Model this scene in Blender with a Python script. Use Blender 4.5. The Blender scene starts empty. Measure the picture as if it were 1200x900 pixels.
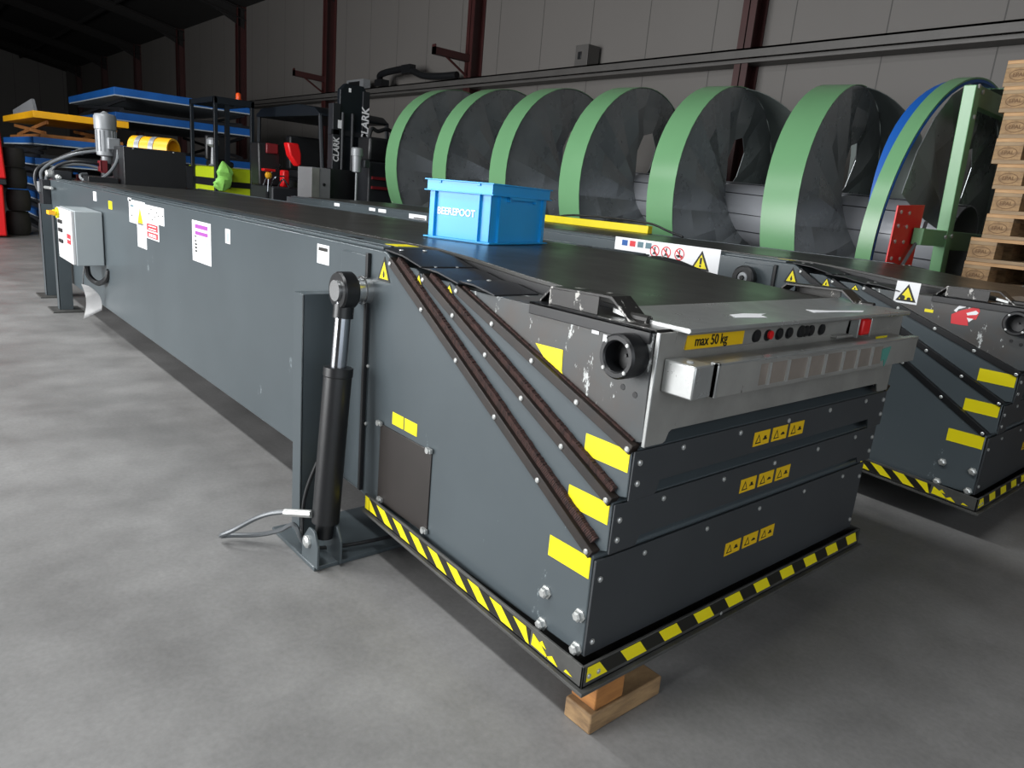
import bpy, bmesh, math, random
from mathutils import Vector, Matrix
random.seed(7)
S = bpy.context.scene
COL = S.collection
PI = math.pi

# ------------------------------------------------------------------ camera, light, exposure
cam_data = bpy.data.cameras.new('camera')
cam_data.sensor_width = 36.0
cam_data.lens = 843.81 / 1200.0 * 36.0
cam_data.clip_end = 200
cam = bpy.data.objects.new('camera', cam_data)
COL.objects.link(cam)
RM = Matrix(((0.64412812, -0.24476868, 0.72469805),
             (0.75999464, 0.09747426, -0.64257834),
             (0.08664365, 0.9646694, 0.2488088)))
cam.matrix_world = Matrix.Translation((0, 0, 1.12)) @ RM.to_4x4()
S.camera = cam

S.view_settings.view_transform = 'Standard'
S.view_settings.look = 'None'
S.view_settings.gamma = 1.0
S.view_settings.use_curve_mapping = False
S.view_settings.exposure = 0.14

world = bpy.data.worlds.new('world')
S.world = world
world.use_nodes = True
world.node_tree.nodes['Background'].inputs[0].default_value = (0.8, 0.9, 1.0, 1)
world.node_tree.nodes['Background'].inputs[1].default_value = 1.0

def area(name, loc, rot, sx, sy, power, color):
    d = bpy.data.lights.new(name, 'AREA')
    d.shape = 'RECTANGLE'; d.size = sx; d.size_y = sy; d.energy = power; d.color = color
    o = bpy.data.objects.new(name, d); COL.objects.link(o)
    o.location = loc; o.rotation_euler = rot
    return o
# daylight through the big loading door in the left wall (lamp faces +Y)
area('door_daylight', (-6.6, -7.7, 2.3), (math.radians(90), 0, 0), 8.0, 4.2, 1400, (1.0, 1.0, 1.0))
# fill light added in an unseen opening behind the camera (lamp faces -X)
area('front_fill', (3.7, -1.5, 2.4), (math.radians(90), 0, math.radians(90)), 6.0, 3.2, 85, (0.97, 0.99, 1.0))

# fluorescent strips under the roof, running along the hall
for lx, ly in ((-1.5, -0.9), (-5.0, -0.9), (-8.5, -0.9)):
    area('strip_light', (lx, ly, 5.0), (0, 0, 0), 2.4, 0.3, 115, (0.98, 1.0, 1.0))

# ------------------------------------------------------------------ materials
def lin(c):
    return c / 12.92 if c <= 0.04045 else ((c + 0.055) / 1.055) ** 2.4
def rgb(h):
    h = h.lstrip('#')
    return tuple(lin(int(h[i:i + 2], 16) / 255) for i in (0, 2, 4)) + (1,)

def mat(name, col, rough=0.5, metal=0.0, noise=0.0, nscale=6.0, col2=None, scratch=None, spec=0.5,
        rvar=0.0, stretch=(1, 1, 1), scr_amount=0.66, scr_scale=9.0, bump=0.0, emit=0.0):
    m = bpy.data.materials.new(name); m.use_nodes = True
    nt = m.node_tree; N = nt.nodes; L = nt.links
    b = N['Principled BSDF']
    c = rgb(col) if isinstance(col, str) else tuple(col) + (1,)
    b.inputs['Base Color'].default_value = c
    b.inputs['Roughness'].default_value = rough
    b.inputs['Metallic'].default_value = metal
    b.inputs['Specular IOR Level'].default_value = spec
    if emit:
        b.inputs['Emission Color'].default_value = c
        b.inputs['Emission Strength'].default_value = emit
    if noise or col2 or scratch or rvar or bump:
        tc = N.new('ShaderNodeTexCoord')
        mp = N.new('ShaderNodeMapping'); mp.inputs['Scale'].default_value = stretch
        L.new(tc.outputs['Object'], mp.inputs['Vector'])
        nz = N.new('ShaderNodeTexNoise'); nz.inputs['Scale'].default_value = nscale
        nz.inputs['Detail'].default_value = 6; nz.inputs['Roughness'].default_value = 0.6
        L.new(mp.outputs[0], nz.inputs['Vector'])
        mx = N.new('ShaderNodeMix'); mx.data_type = 'RGBA'
        c2 = (rgb(col2) if isinstance(col2, str) else tuple(max(0, v * (1 - noise)) for v in c[:3]) + (1,))
        c1 = c if col2 else tuple(min(1, v * (1 + noise)) for v in c[:3]) + (1,)
        mx.inputs[6].default_value = c1; mx.inputs[7].default_value = c2
        rp = N.new('ShaderNodeMapRange'); rp.inputs[1].default_value = 0.35; rp.inputs[2].default_value = 0.65
        L.new(nz.outputs[0], rp.inputs[0]); L.new(rp.outputs[0], mx.inputs[0])
        out = mx.outputs[2]
        if scratch:
            mp2 = N.new('ShaderNodeMapping'); mp2.inputs['Scale'].default_value = (scr_scale, scr_scale, scr_scale * 0.45)
            mp2.inputs['Rotation'].default_value = (0.2, 0.35, 0.1)
            L.new(tc.outputs['Object'], mp2.inputs['Vector'])
            n2 = N.new('ShaderNodeTexNoise'); n2.inputs['Scale'].default_value = 1.0
            n2.inputs['Detail'].default_value = 8; n2.inputs['Roughness'].default_value = 0.72
            L.new(mp2.outputs[0], n2.inputs['Vector'])
            r2 = N.new('ShaderNodeMapRange'); r2.inputs[1].default_value = scr_amount; r2.inputs[2].default_value = scr_amount + 0.03
            L.new(n2.outputs[0], r2.inputs[0])
            m2 = N.new('ShaderNodeMix'); m2.data_type = 'RGBA'
            L.new(out, m2.inputs[6]); m2.inputs[7].default_value = rgb(scratch)
            L.new(r2.outputs[0], m2.inputs[0]); out = m2.outputs[2]
        L.new(out, b.inputs['Base Color'])
        if rvar:
            rr = N.new('ShaderNodeMapRange'); rr.inputs[1].default_value = 0.3; rr.inputs[2].default_value = 0.7
            rr.inputs[3].default_value = max(0.02, rough - rvar); rr.inputs[4].default_value = min(1, rough + rvar)
            L.new(nz.outputs[0], rr.inputs[0]); L.new(rr.outputs[0], b.inputs['Roughness'])
        if bump:
            bp = N.new('ShaderNodeBump'); bp.inputs['Strength'].default_value = bump; bp.inputs['Distance'].default_value = 0.01
            L.new(nz.outputs[0], bp.inputs['Height']); L.new(bp.outputs[0], b.inputs['Normal'])
    return m

M = {}
M['paint'] = mat('paint_grey_blue', '#4e565a', 0.28, 0, 0.07, 1.6, scratch='#8d979b', scr_amount=0.655, scr_scale=7)
M['paint_worn'] = mat('paint_worn', '#464d50', 0.34, 0, 0, 5.0, col2='#4e4844', scratch='#c9cccb', scr_amount=0.575, scr_scale=13)
M['charcoal'] = mat('charcoal_panel', '#383b3e', 0.45, 0, 0.08, 3)
M['tray'] = mat('tray_steel', '#4b4b49', 0.5, 0.1, 0.2, 14, scratch='#77726a', scr_amount=0.66, scr_scale=20)
M['black'] = mat('black_plastic', '#17181a', 0.42)
M['blackpaint'] = mat('black_paint', '#1b1c1e', 0.35, 0, 0.1, 8)
M['blackworn'] = mat('black_worn', '#2b2a29', 0.4, 0.2, 0.2, 14, scratch='#a9a7a3', scr_amount=0.58, scr_scale=28)
M['rubber'] = mat('rubber', '#26272a', 0.45, 0, 0.1, 5)
M['belt'] = mat('belt_rubber', '#323230', 0.33, 0, 0.14, 3.0, rvar=0.06, spec=0.5)
M['brush'] = mat('brush_bristle', '#4a302b', 0.85, 0, 0, 60, col2='#261a18', stretch=(3, 1, 1), bump=0.6)
M['railbar'] = mat('wiper_bar', '#15110f', 0.5, 0.0, 0, 18, col2='#241a14')
M['alu'] = mat('aluminium', '#b0b2b1', 0.30, 0.65, 0.12, 6, scratch='#5f5f5c', scr_amount=0.67, scr_scale=18, rvar=0.08)
M['alu_dirty'] = mat('aluminium_dirty', '#979692', 0.38, 0.35, 0.15, 5, scratch='#57544f', scr_amount=0.66, scr_scale=18)
M['wornband'] = mat('worn_band', '#857c74', 0.45, 0.2, 0.15, 9)
M['tealtape'] = mat('teal_tape', '#4f8d82', 0.4)
M['steel'] = mat('bright_steel', '#c7c9ca', 0.25, 0.9, 0.05, 10)
M['zinc'] = mat('zinc_bolt', '#c4c6c4', 0.35, 0.6)
M['chrome'] = mat('chrome_rod', '#a9abb0', 0.16, 1.0)
M['yellow'] = mat('sticker_yellow', '#f5e411', 0.45)
M['yellowdim'] = mat('sticker_amber', '#e2b70e', 0.45)
M['yellowpaint'] = mat('yellow_paint', '#e5d21a', 0.4, 0, 0.06, 5)
M['ink'] = mat('ink_black', '#191813', 0.5)
M['white'] = mat('sticker_and_glint_white', '#f1f2f4', 0.5)
M['redink'] = mat('ink_red', '#d8343c', 0.5)
M['purple'] = mat('ink_purple', '#a24aa8', 0.5)
M['teal'] = mat('ink_teal', '#5d7c86', 0.5)
M['paper'] = mat('paper', '#f2f0ef', 0.7)
M['hatch'] = mat('hatch_steel', '#322e2c', 0.42, 0.1, 0.1, 5, scratch='#6a6765', scr_amount=0.70, scr_scale=16)
M['cabinet'] = mat('cabinet_grey', '#a9b1b4', 0.35, 0, 0.03, 3)
M['cabinet_door'] = mat('cabinet_door', '#d5d5d6', 0.35)
M['crate'] = mat('crate_blue', '#22a6ea', 0.36, 0, 0.04, 4)
M['blue'] = mat('lift_blue', '#1a5aa5', 0.45, 0, 0.1, 3)
M['blueliner'] = mat('liner_blue', '#1c5bb0', 0.45)
M['paleedge'] = mat('pale_edge', '#aab4bd', 0.5)
M['orange'] = mat('lift_yellow', '#efae12', 0.45, 0, 0.06, 4)
M['brownwood'] = mat('brown_wood', '#8d5a2a', 0.7, 0, 0.25, 6)
M['wood'] = mat('pallet_wood', '#c09a70', 0.75, 0, 0, 5, col2='#a07c55', stretch=(1, 6, 12))
M['wood2'] = mat('pallet_wood_grey', '#a08a6c', 0.8, 0, 0, 5, col2='#85705a', stretch=(1, 6, 12))
M['woodA'] = mat('block_wood_orange', '#b0783f', 0.7, 0, 0, 9, col2='#8d5c30', stretch=(1, 1, 6))
M['woodB'] = mat('block_wood_pale', '#a5865f', 0.75, 0, 0, 9, col2='#7a6146', stretch=(2, 1, 5))
M['burn'] = mat('burnt_mark', '#6b5036', 0.8)
M['green'] = mat('rim_green', '#6c9d70', 0.30, 0, 0.03, 2)
M['green_in'] = mat('rim_inner', '#8b9491', 0.45, 0.0)
M['galv'] = mat('galvanised', '#8d9396', 0.30, 0.6, 0, 2.2, col2='#a4a9ab', rvar=0.1)
M['column'] = mat('column_grey', '#9a9da3', 0.3, 0.1, 0.04, 3)
M['red'] = mat('red_paint', '#d3161a', 0.4, 0, 0.05, 4)
M['darkred'] = mat('dark_red', '#6b1a20', 0.4)
M['lime'] = mat('lime_paint', '#b3c81c', 0.4, 0, 0.06, 4)
M['bag'] = mat('green_bag', '#8fd063', 0.35, 0, 0.2, 9)
M['beacon'] = mat('beacon_orange', '#e8541c', 0.3)
M['motor'] = mat('motor_grey', '#8b8e91', 0.42, 0.2, 0.06, 8)
M['greybox'] = mat('grey_box', '#77787a', 0.5, 0, 0.05, 4)
M['darksteel'] = mat('dark_steel', '#24262a', 0.5, 0.2, 0.12, 5)
M['guard'] = mat('guard_frame', '#141a20', 0.4, 0.1)
M['tyre'] = mat('dark_rubber', '#2e2b2a', 0.7, 0, 0.2, 8)
M['darkglass'] = mat('dark_glass', '#1c2530', 0.1)
M['redbrown'] = mat('column_redbrown', '#3a1a19', 0.5, 0, 0.12, 3)
M['girt'] = mat('girt_grey', '#555351', 0.5, 0.2, 0.08, 3)
M['roofdark'] = mat('roof_dark', '#171514', 0.9, 0, 0.1, 1)
M['hosegrey'] = mat('hose_grey', '#63676a', 0.35, 0.2)
M['hoseblack'] = mat('hose_black', '#1b1c1e', 0.4)

def floor_mat():
    m = bpy.data.materials.new('concrete_floor'); m.use_nodes = True
    nt = m.node_tree; N = nt.nodes; L = nt.links; b = N['Principled BSDF']
    tc = N.new('ShaderNodeTexCoord')
    def nz(scale, det, rough, st=(1, 1, 1)):
        mp = N.new('ShaderNodeMapping'); mp.inputs['Scale'].default_value = st
        L.new(tc.outputs['Object'], mp.inputs['Vector'])
        n = N.new('ShaderNodeTexNoise'); n.inputs['Scale'].default_value = scale
        n.inputs['Detail'].default_value = det; n.inputs['Roughness'].default_value = rough
        L.new(mp.outputs[0], n.inputs['Vector']); return n
    a = nz(0.8, 7, 0.62); c = nz(3.5, 6, 0.6, (1, 0.8, 1)); d = nz(70, 3, 0.6)
    r = N.new('ShaderNodeValToRGB')
    r.color_ramp.elements[0].position = 0.32; r.color_ramp.elements[0].color = rgb('#6d6c6b')
    r.color_ramp.elements[1].position = 0.66; r.color_ramp.elements[1].color = rgb('#8c8b8a')
    L.new(a.outputs[0], r.inputs[0])
    m1 = N.new('ShaderNodeMix'); m1.data_type = 'RGBA'; m1.blend_type = 'OVERLAY'; m1.inputs[0].default_value = 0.45
    L.new(r.outputs[0], m1.inputs[6]); L.new(c.outputs[0], m1.inputs[7])
    m2 = N.new('ShaderNodeMix'); m2.data_type = 'RGBA'; m2.blend_type = 'OVERLAY'; m2.inputs[0].default_value = 0.2
    L.new(m1.outputs[2], m2.inputs[6]); L.new(d.outputs[0], m2.inputs[7])
    L.new(m2.outputs[2], b.inputs['Base Color'])
    rr = N.new('ShaderNodeMapRange'); rr.inputs[1].default_value = 0.3; rr.inputs[2].default_value = 0.7
    rr.inputs[3].default_value = 0.42; rr.inputs[4].default_value = 0.62
    L.new(c.outputs[0], rr.inputs[0]); L.new(rr.outputs[0], b.inputs['Roughness'])
    b.inputs['Specular IOR Level'].default_value = 0.4
    return m
M['floor'] = floor_mat()

def wall_mat():
    m = bpy.data.materials.new('wall_panels'); m.use_nodes = True
    nt = m.node_tree; N = nt.nodes; L = nt.links; b = N['Principled BSDF']
    tc = N.new('ShaderNodeTexCoord'); sp = N.new('ShaderNodeSeparateXYZ')
    L.new(tc.outputs['Object'], sp.inputs[0])
    dv = N.new('ShaderNodeMath'); dv.operation = 'DIVIDE'; dv.inputs[1].default_value = 1.06
    ad = N.new('ShaderNodeMath'); ad.operation = 'ADD'; L.new(sp.outputs[0], ad.inputs[0]); L.new(sp.outputs[1], ad.inputs[1])
    L.new(ad.outputs[0], dv.inputs[0])
    fr = N.new('ShaderNodeMath'); fr.operation = 'FRACT'; L.new(dv.outputs[0], fr.inputs[0])
    lt = N.new('ShaderNodeMath'); lt.operation = 'LESS_THAN'; lt.inputs[1].default_value = 0.013; L.new(fr.outputs[0], lt.inputs[0])
    nz = N.new('ShaderNodeTexNoise'); nz.inputs['Scale'].default_value = 0.7; nz.inputs['Detail'].default_value = 5
    L.new(tc.outputs['Object'], nz.inputs['Vector'])
    mx = N.new('ShaderNodeMix'); mx.data_type = 'RGBA'; mx.inputs[6].default_value = rgb('#63605d'); mx.inputs[7].default_value = rgb('#696663')
    L.new(nz.outputs[0], mx.inputs[0])
    m2 = N.new('ShaderNodeMix'); m2.data_type = 'RGBA'; m2.inputs[7].default_value = rgb('#403e3c')
    L.new(mx.outputs[2], m2.inputs[6]); L.new(lt.outputs[0], m2.inputs[0])
    L.new(m2.outputs[2], b.inputs['Base Color'])
    b.inputs['Roughness'].default_value = 0.6
    return m
M['wall'] = wall_mat()

# ------------------------------------------------------------------ mesh builder
X, Y, Z = Vector((1, 0, 0)), Vector((0, 1, 0)), Vector((0, 0, 1))
SIDE = (X, Z, -Y)          # a face looking towards -Y: u right, v up, n out
FRONT = (Y, Z, X)          # a face looking towards +X
TOP = (X, Y, Z)

class MB:
    def __init__(s): s.v = []; s.f = []; s.m = []; s.mats = []
    def mi(s, name):
        if name not in s.mats: s.mats.append(name)
        return s.mats.index(name)
    def add(s, vs, fs, mt):
        o = len(s.v); k = s.mi(mt)
        s.v += [Vector(p) for p in vs]
        for f in fs: s.f.append([i + o for i in f]); s.m.append(k)
        return s
    def box(s, a, b, mt):
        x0, y0, z0 = [min(a[i], b[i]) for i in range(3)]; x1, y1, z1 = [max(a[i], b[i]) for i in range(3)]
        vs = [(x, y, z) for x in (x0, x1) for y in (y0, y1) for z in (z0, z1)]
        return s.add(vs, [(0, 1, 3, 2), (4, 6, 7, 5), (0, 4, 5, 1), (2, 3, 7, 6), (0, 2, 6, 4), (1, 5, 7, 3)], mt)
    def prism(s, pts, axis, a, b, mt):
        """polygon pts (2D) extruded along axis 'x' (pts=(y,z)), 'y' (pts=(x,z)) or 'z' (pts=(x,y)) from a to b"""
        def P(p, t):
            return {'x': (t, p[0], p[1]), 'y': (p[0], t, p[1]), 'z': (p[0], p[1], t)}[axis]
        n = len(pts); vs = [P(p, a) for p in pts] + [P(p, b) for p in pts]
        fs = [tuple(range(n))[::-1], tuple(range(n, 2 * n))] + [(i, (i + 1) % n, n + (i + 1) % n, n + i) for i in range(n)]
        return s.add(vs, fs, mt)
    def plate(s, org, fr, pts, t, mt, off=0.0):
        u, v, n = fr; org = Vector(org); k = len(pts)
        lo = [org + u * p[0] + v * p[1] + n * off for p in pts]; hi = [p + n * t for p in lo]
        fs = [tuple(range(k))[::-1], tuple(range(k, 2 * k))] + [(i, (i + 1) % k, k + (i + 1) % k, k + i) for i in range(k)]
        return s.add(lo + hi, fs, mt)
    def rect(s, org, fr, u0, v0, u1, v1, t, mt, off=0.0):
        return s.plate(org, fr, [(u0, v0), (u1, v0), (u1, v1), (u0, v1)], t, mt, off)
    def tube(s, path, r, mt, n=10, caps=True):
        P = [Vector(p) for p in path]; k = len(P)
        rs = r if isinstance(r, (list, tuple)) else [r] * k
        T = [(P[min(i + 1, k - 1)] - P[max(i - 1, 0)]).normalized() for i in range(k)]
        up = Z if abs(T[0].z) < 0.9 else X
        a = T[0].cross(up).normalized()
        vs = []
        for i in range(k):
            a = (a - T[i] * a.dot(T[i])).normalized(); b = T[i].cross(a)
            for j in range(n):
                t = 2 * PI * j / n
                vs.append(P[i] + (a * math.cos(t) + b * math.sin(t)) * rs[i])
        fs = [(i * n + j, i * n + (j + 1) % n, (i + 1) * n + (j + 1) % n, (i + 1) * n + j) for i in range(k - 1) for j in range(n)]
        if caps: fs += [tuple(range(n))[::-1], tuple(range((k - 1) * n, k * n))]
        return s.add(vs, fs, mt)
    def cyl(s, p0, p1, r, mt, n=20, r1=None):
        return s.tube([p0, p1], [r, r if r1 is None else r1], mt, n)
    def lathe(s, org, axis, prof, mt, n=28, closed=False):
        """prof: list of (radius, height along axis)"""
        axis = Vector(axis).normalized(); up = Z if abs(axis.z) < 0.9 else X
        a = axis.cross(up).normalized(); b = axis.cross(a); org = Vector(org); k = len(prof); vs = []
        for (r, h) in prof:
            for j in range(n):
                t = 2 * PI * j / n
                vs.append(org + axis * h + (a * math.cos(t) + b * math.sin(t)) * max(r, 1e-4))
        rng = range(k if closed else k - 1)
        fs = [(i * n + j, i * n + (j + 1) % n, ((i + 1) % k) * n + (j + 1) % n, ((i + 1) % k) * n + j) for i in rng for j in range(n)]
        if not closed: fs += [tuple(range(n))[::-1], tuple(range((k - 1) * n, k * n))]
        return s.add(vs, fs, mt)
    def mesh(s, me):
        return s.add([v.co for v in me.vertices], [tuple(p.vertices) for p in me.polygons], 'ink')
    def build(s, name, parent=None, bevel=0.0, smooth=30, offset=None):
        o = offset if offset is not None else (ROOT.get(parent.name, Vector((0, 0, 0))) if parent else Vector((0, 0, 0)))
        me = bpy.data.meshes.new(name)
        me.from_pydata([tuple(p - o) for p in s.v], [], s.f)
        for n in s.mats: me.materials.append(M[n])
        me.polygons.foreach_set('material_index', s.m)
        bm = bmesh.new(); bm.from_mesh(me)
        bmesh.ops.recalc_face_normals(bm, faces=bm.faces[:])
        bm.to_mesh(me); bm.free()
        if smooth:
            me.polygons.foreach_set('use_smooth', [True] * len(me.polygons))
            me.set_sharp_from_angle(angle=math.radians(smooth))
        me.update()
        ob = bpy.data.objects.new(name, me); COL.objects.link(ob)
        if parent:
            ob.parent = parent
            ROOT[ob.name] = o
        if bevel:
            b = ob.modifiers.new('bevel', 'BEVEL'); b.width = bevel; b.segments = 2
            b.limit_method = 'ANGLE'; b.angle_limit = math.radians(40)
        return ob
ROOT = {}

def thing(name, loc, label, cat, group=None, rot=0.0):
    o = bpy.data.objects.new(name, None); COL.objects.link(o)
    o.location = loc; o.rotation_euler = (0, 0, rot); o.empty_display_size = 0.2
    o['label'] = label; o['category'] = cat
    if group: o['group'] = group
    ROOT[o.name] = Vector(loc)
    return o
def solo(mb, name, loc, label, cat, group=None, bevel=0.0, smooth=30):
    """a thing that is a single mesh, its origin at loc"""
    o = mb.build(name, None, bevel, smooth, offset=Vector(loc)); o.location = loc
    o['label'] = label; o['category'] = cat
    if group: o['group'] = group
    return o
def structure(mb, name, smooth=0):
    o = mb.build(name, None, 0, smooth); o['kind'] = 'structure'; return o

def text_polys(body, size, frame, org, mt, mb, align='CENTER', extrude=0.0006, shear=0.0, sx=1.0, bold=0.0):
    cu = bpy.data.curves.new('lettering', 'FONT'); cu.body = body; cu.size = size
    cu.align_x = align; cu.align_y = 'CENTER'; cu.extrude = extrude; cu.shear = shear; cu.offset = bold
    cu.resolution_u = 3
    ob = bpy.data.objects.new('lettering', cu); COL.objects.link(ob)
    dg = bpy.context.evaluated_depsgraph_get()
    me = bpy.data.meshes.new_from_object(ob.evaluated_get(dg))
    u, v, n = frame; org = Vector(org)
    vs = [org + u * (p.co.x * sx) + v * p.co.y + n * p.co.z for p in me.vertices]
    mb.add(vs, [tuple(p.vertices) for p in me.polygons], mt)
    bpy.data.objects.remove(ob); bpy.data.curves.remove(cu); bpy.data.meshes.remove(me)

# ------------------------------------------------------------------ the hall
structure(MB().box((-46.2, -8.2, -0.2), (4.2, 8.2, 0.0), 'floor'), 'floor')
structure(MB().box((-46.2, 8.0, 0.0), (4.2, 8.2, 5.7), 'wall'), 'wall_back')
structure(MB().box((-46.2, -8.2, 0.0), (-46.0, 8.0, 9.0), 'wall'), 'wall_far')
wf = MB()
wf.box((4.0, -8.2, 0), (4.2, -4.6, 9.0), 'wall'); wf.box((4.0, 1.6, 0), (4.2, 8.0, 9.0), 'wall'); wf.box((4.0, -4.6, 4.1), (4.2, 1.6, 9.0), 'wall')  # opening added to go with the front fill light
structure(wf, 'wall_front')
wl = MB()
wl.box((-46.2, -8.2, 0), (-10.7, -8.0, 6.0), 'wall'); wl.box((-2.5, -8.2, 0), (4.2, -8.0, 6.0), 'wall')
wl.box((-10.7, -8.2, 4.6), (-2.5, -8.0, 6.0), 'wall')
structure(wl, 'wall_left')
ce = MB()
ce.prism([(8.2, 5.42), (8.2, 5.62), (0, 7.32), (-8.2, 5.62), (-8.2, 5.42), (0, 7.12)], 'x', -46.2, 4.2, 'roofdark')
structure(ce, 'ceiling')
# steel columns and rafters, 5.3 m apart along the back wall
k = 0
for xc in (-5.26, -10.6, -15.95, -21.2, -26.5, -31.7, -37.0, -42.3):
    k += 1
    c = MB()
    for yy in (7.76, 7.98):
        c.box((xc - 0.09, yy, 0), (xc + 0.09, yy + 0.018, 5.46), 'redbrown')
    c.box((xc - 0.008, 7.76, 0), (xc + 0.008, 7.99, 5.46), 'redbrown')
    structure(c, 'trim_%d' % k)
for xc in (-5.26, -10.6, -15.95, -21.2, -26.5, -31.7, -37.0, -42.3):
    k += 1
    r = MB()
    for sgn in (1, -1):
        for dz in (-0.05, -0.3):
            r.prism([(8.0 * sgn, 5.44 + dz), (0, 7.12 + dz), (0, 7.09 + dz), (8.0 * sgn, 5.41 + dz)], 'x', xc - 0.09, xc + 0.09, 'roofdark')
        r.prism([(8.0 * sgn, 5.42), (0, 7.10), (0, 6.82), (7.0 * sgn, 5.36), (8.0 * sgn, 4.9)], 'x', xc - 0.01, xc + 0.01, 'roofdark')
    structure(r, 'trim_%d' % k)
# purlins
for yy in (6.0, 4.0, 2.0, -2.0, -4.0):
    k += 1
    zz = 7.12 - 1.7 * abs(yy) / 8.2 - 0.12
    structure(MB().box((-46, yy, zz), (4, yy + 0.06, zz + 0.14), 'roofdark'), 'trim_%d' % k)
# long girt on the back wall
k += 1
g = MB()
g.box((-46, 7.66, 2.98), (4, 7.99, 3.0), 'girt'); g.box((-46, 7.66, 2.90), (4, 7.68, 3.0), 'girt'); g.box((-46, 7.74, 2.86), (4, 7.98, 2.90), 'girt')
structure(g, 'trim_%d' % k)

# ------------------------------------------------------------------ telescopic conveyors
def tri_sign(mb, org, fr, w, h, off=0.0):
    """yellow warning triangle with black border; org = bottom centre"""
    mb.plate(org, fr, [(-w / 2, 0), (w / 2, 0), (0, h)], 0.0012, 'ink', off)
    mb.plate(org, fr, [(-w * 0.345, h * 0.10), (w * 0.345, h * 0.10), (0, h * 0.79)], 0.0006, 'yellow', off + 0.0011)
def flame(mb, org, fr, w, h, off):
    mb.plate(org, fr, [(-w * .05, h * .16), (w * .05, h * .16), (w * .08, h * .28), (0, h * .5), (-w * .08, h * .28)], 0.0004, 'ink', off + 0.0016)
def ring(mb, org, fr, r, t, mt, off, n=24):
    for i in range(n):
        a, b = 2 * PI * i / n, 2 * PI * (i + 1) / n
        mb.plate(org, fr, [(r * math.cos(a), r * math.sin(a)), (r * math.cos(b), r * math.sin(b)),
                           ((r - t) * math.cos(b), (r - t) * math.sin(b)), ((r - t) * math.cos(a), (r - t) * math.sin(a))], 0.0005, mt, off)
def disc(mb, org, fr, r, mt, off, n=14, t=0.0005, sx=1.0):
    mb.plate(org, fr, [(r * sx * math.cos(2 * PI * i / n), r * math.sin(2 * PI * i / n)) for i in range(n)], t, mt, off)
def hazard(mb, org, fr, length, h, pitch, slant, duty=0.5, phase=0.0, skip=()):
    mb.rect(org, fr, 0, 0, length, h, 0.001, 'ink')
    k = -1
    x = -pitch + phase
    while x < length:
        k += 1
        a, b = x, x + pitch * duty
        pts = [(a, 0), (b, 0), (b + slant, h), (a + slant, h)]
        lo = max(0.0, min(p[0] for p in pts))
        pts = [(min(max(p[0], 0), length), p[1]) for p in pts]
        if pts[1][0] - pts[0][0] > 0.004 or pts[2][0] - pts[3][0] > 0.004:
            if k not in skip: mb.plate(org, fr, pts, 0.0006, 'yellow' if fr is SIDE else 'yellow', 0.0009)
        x += pitch

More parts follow.
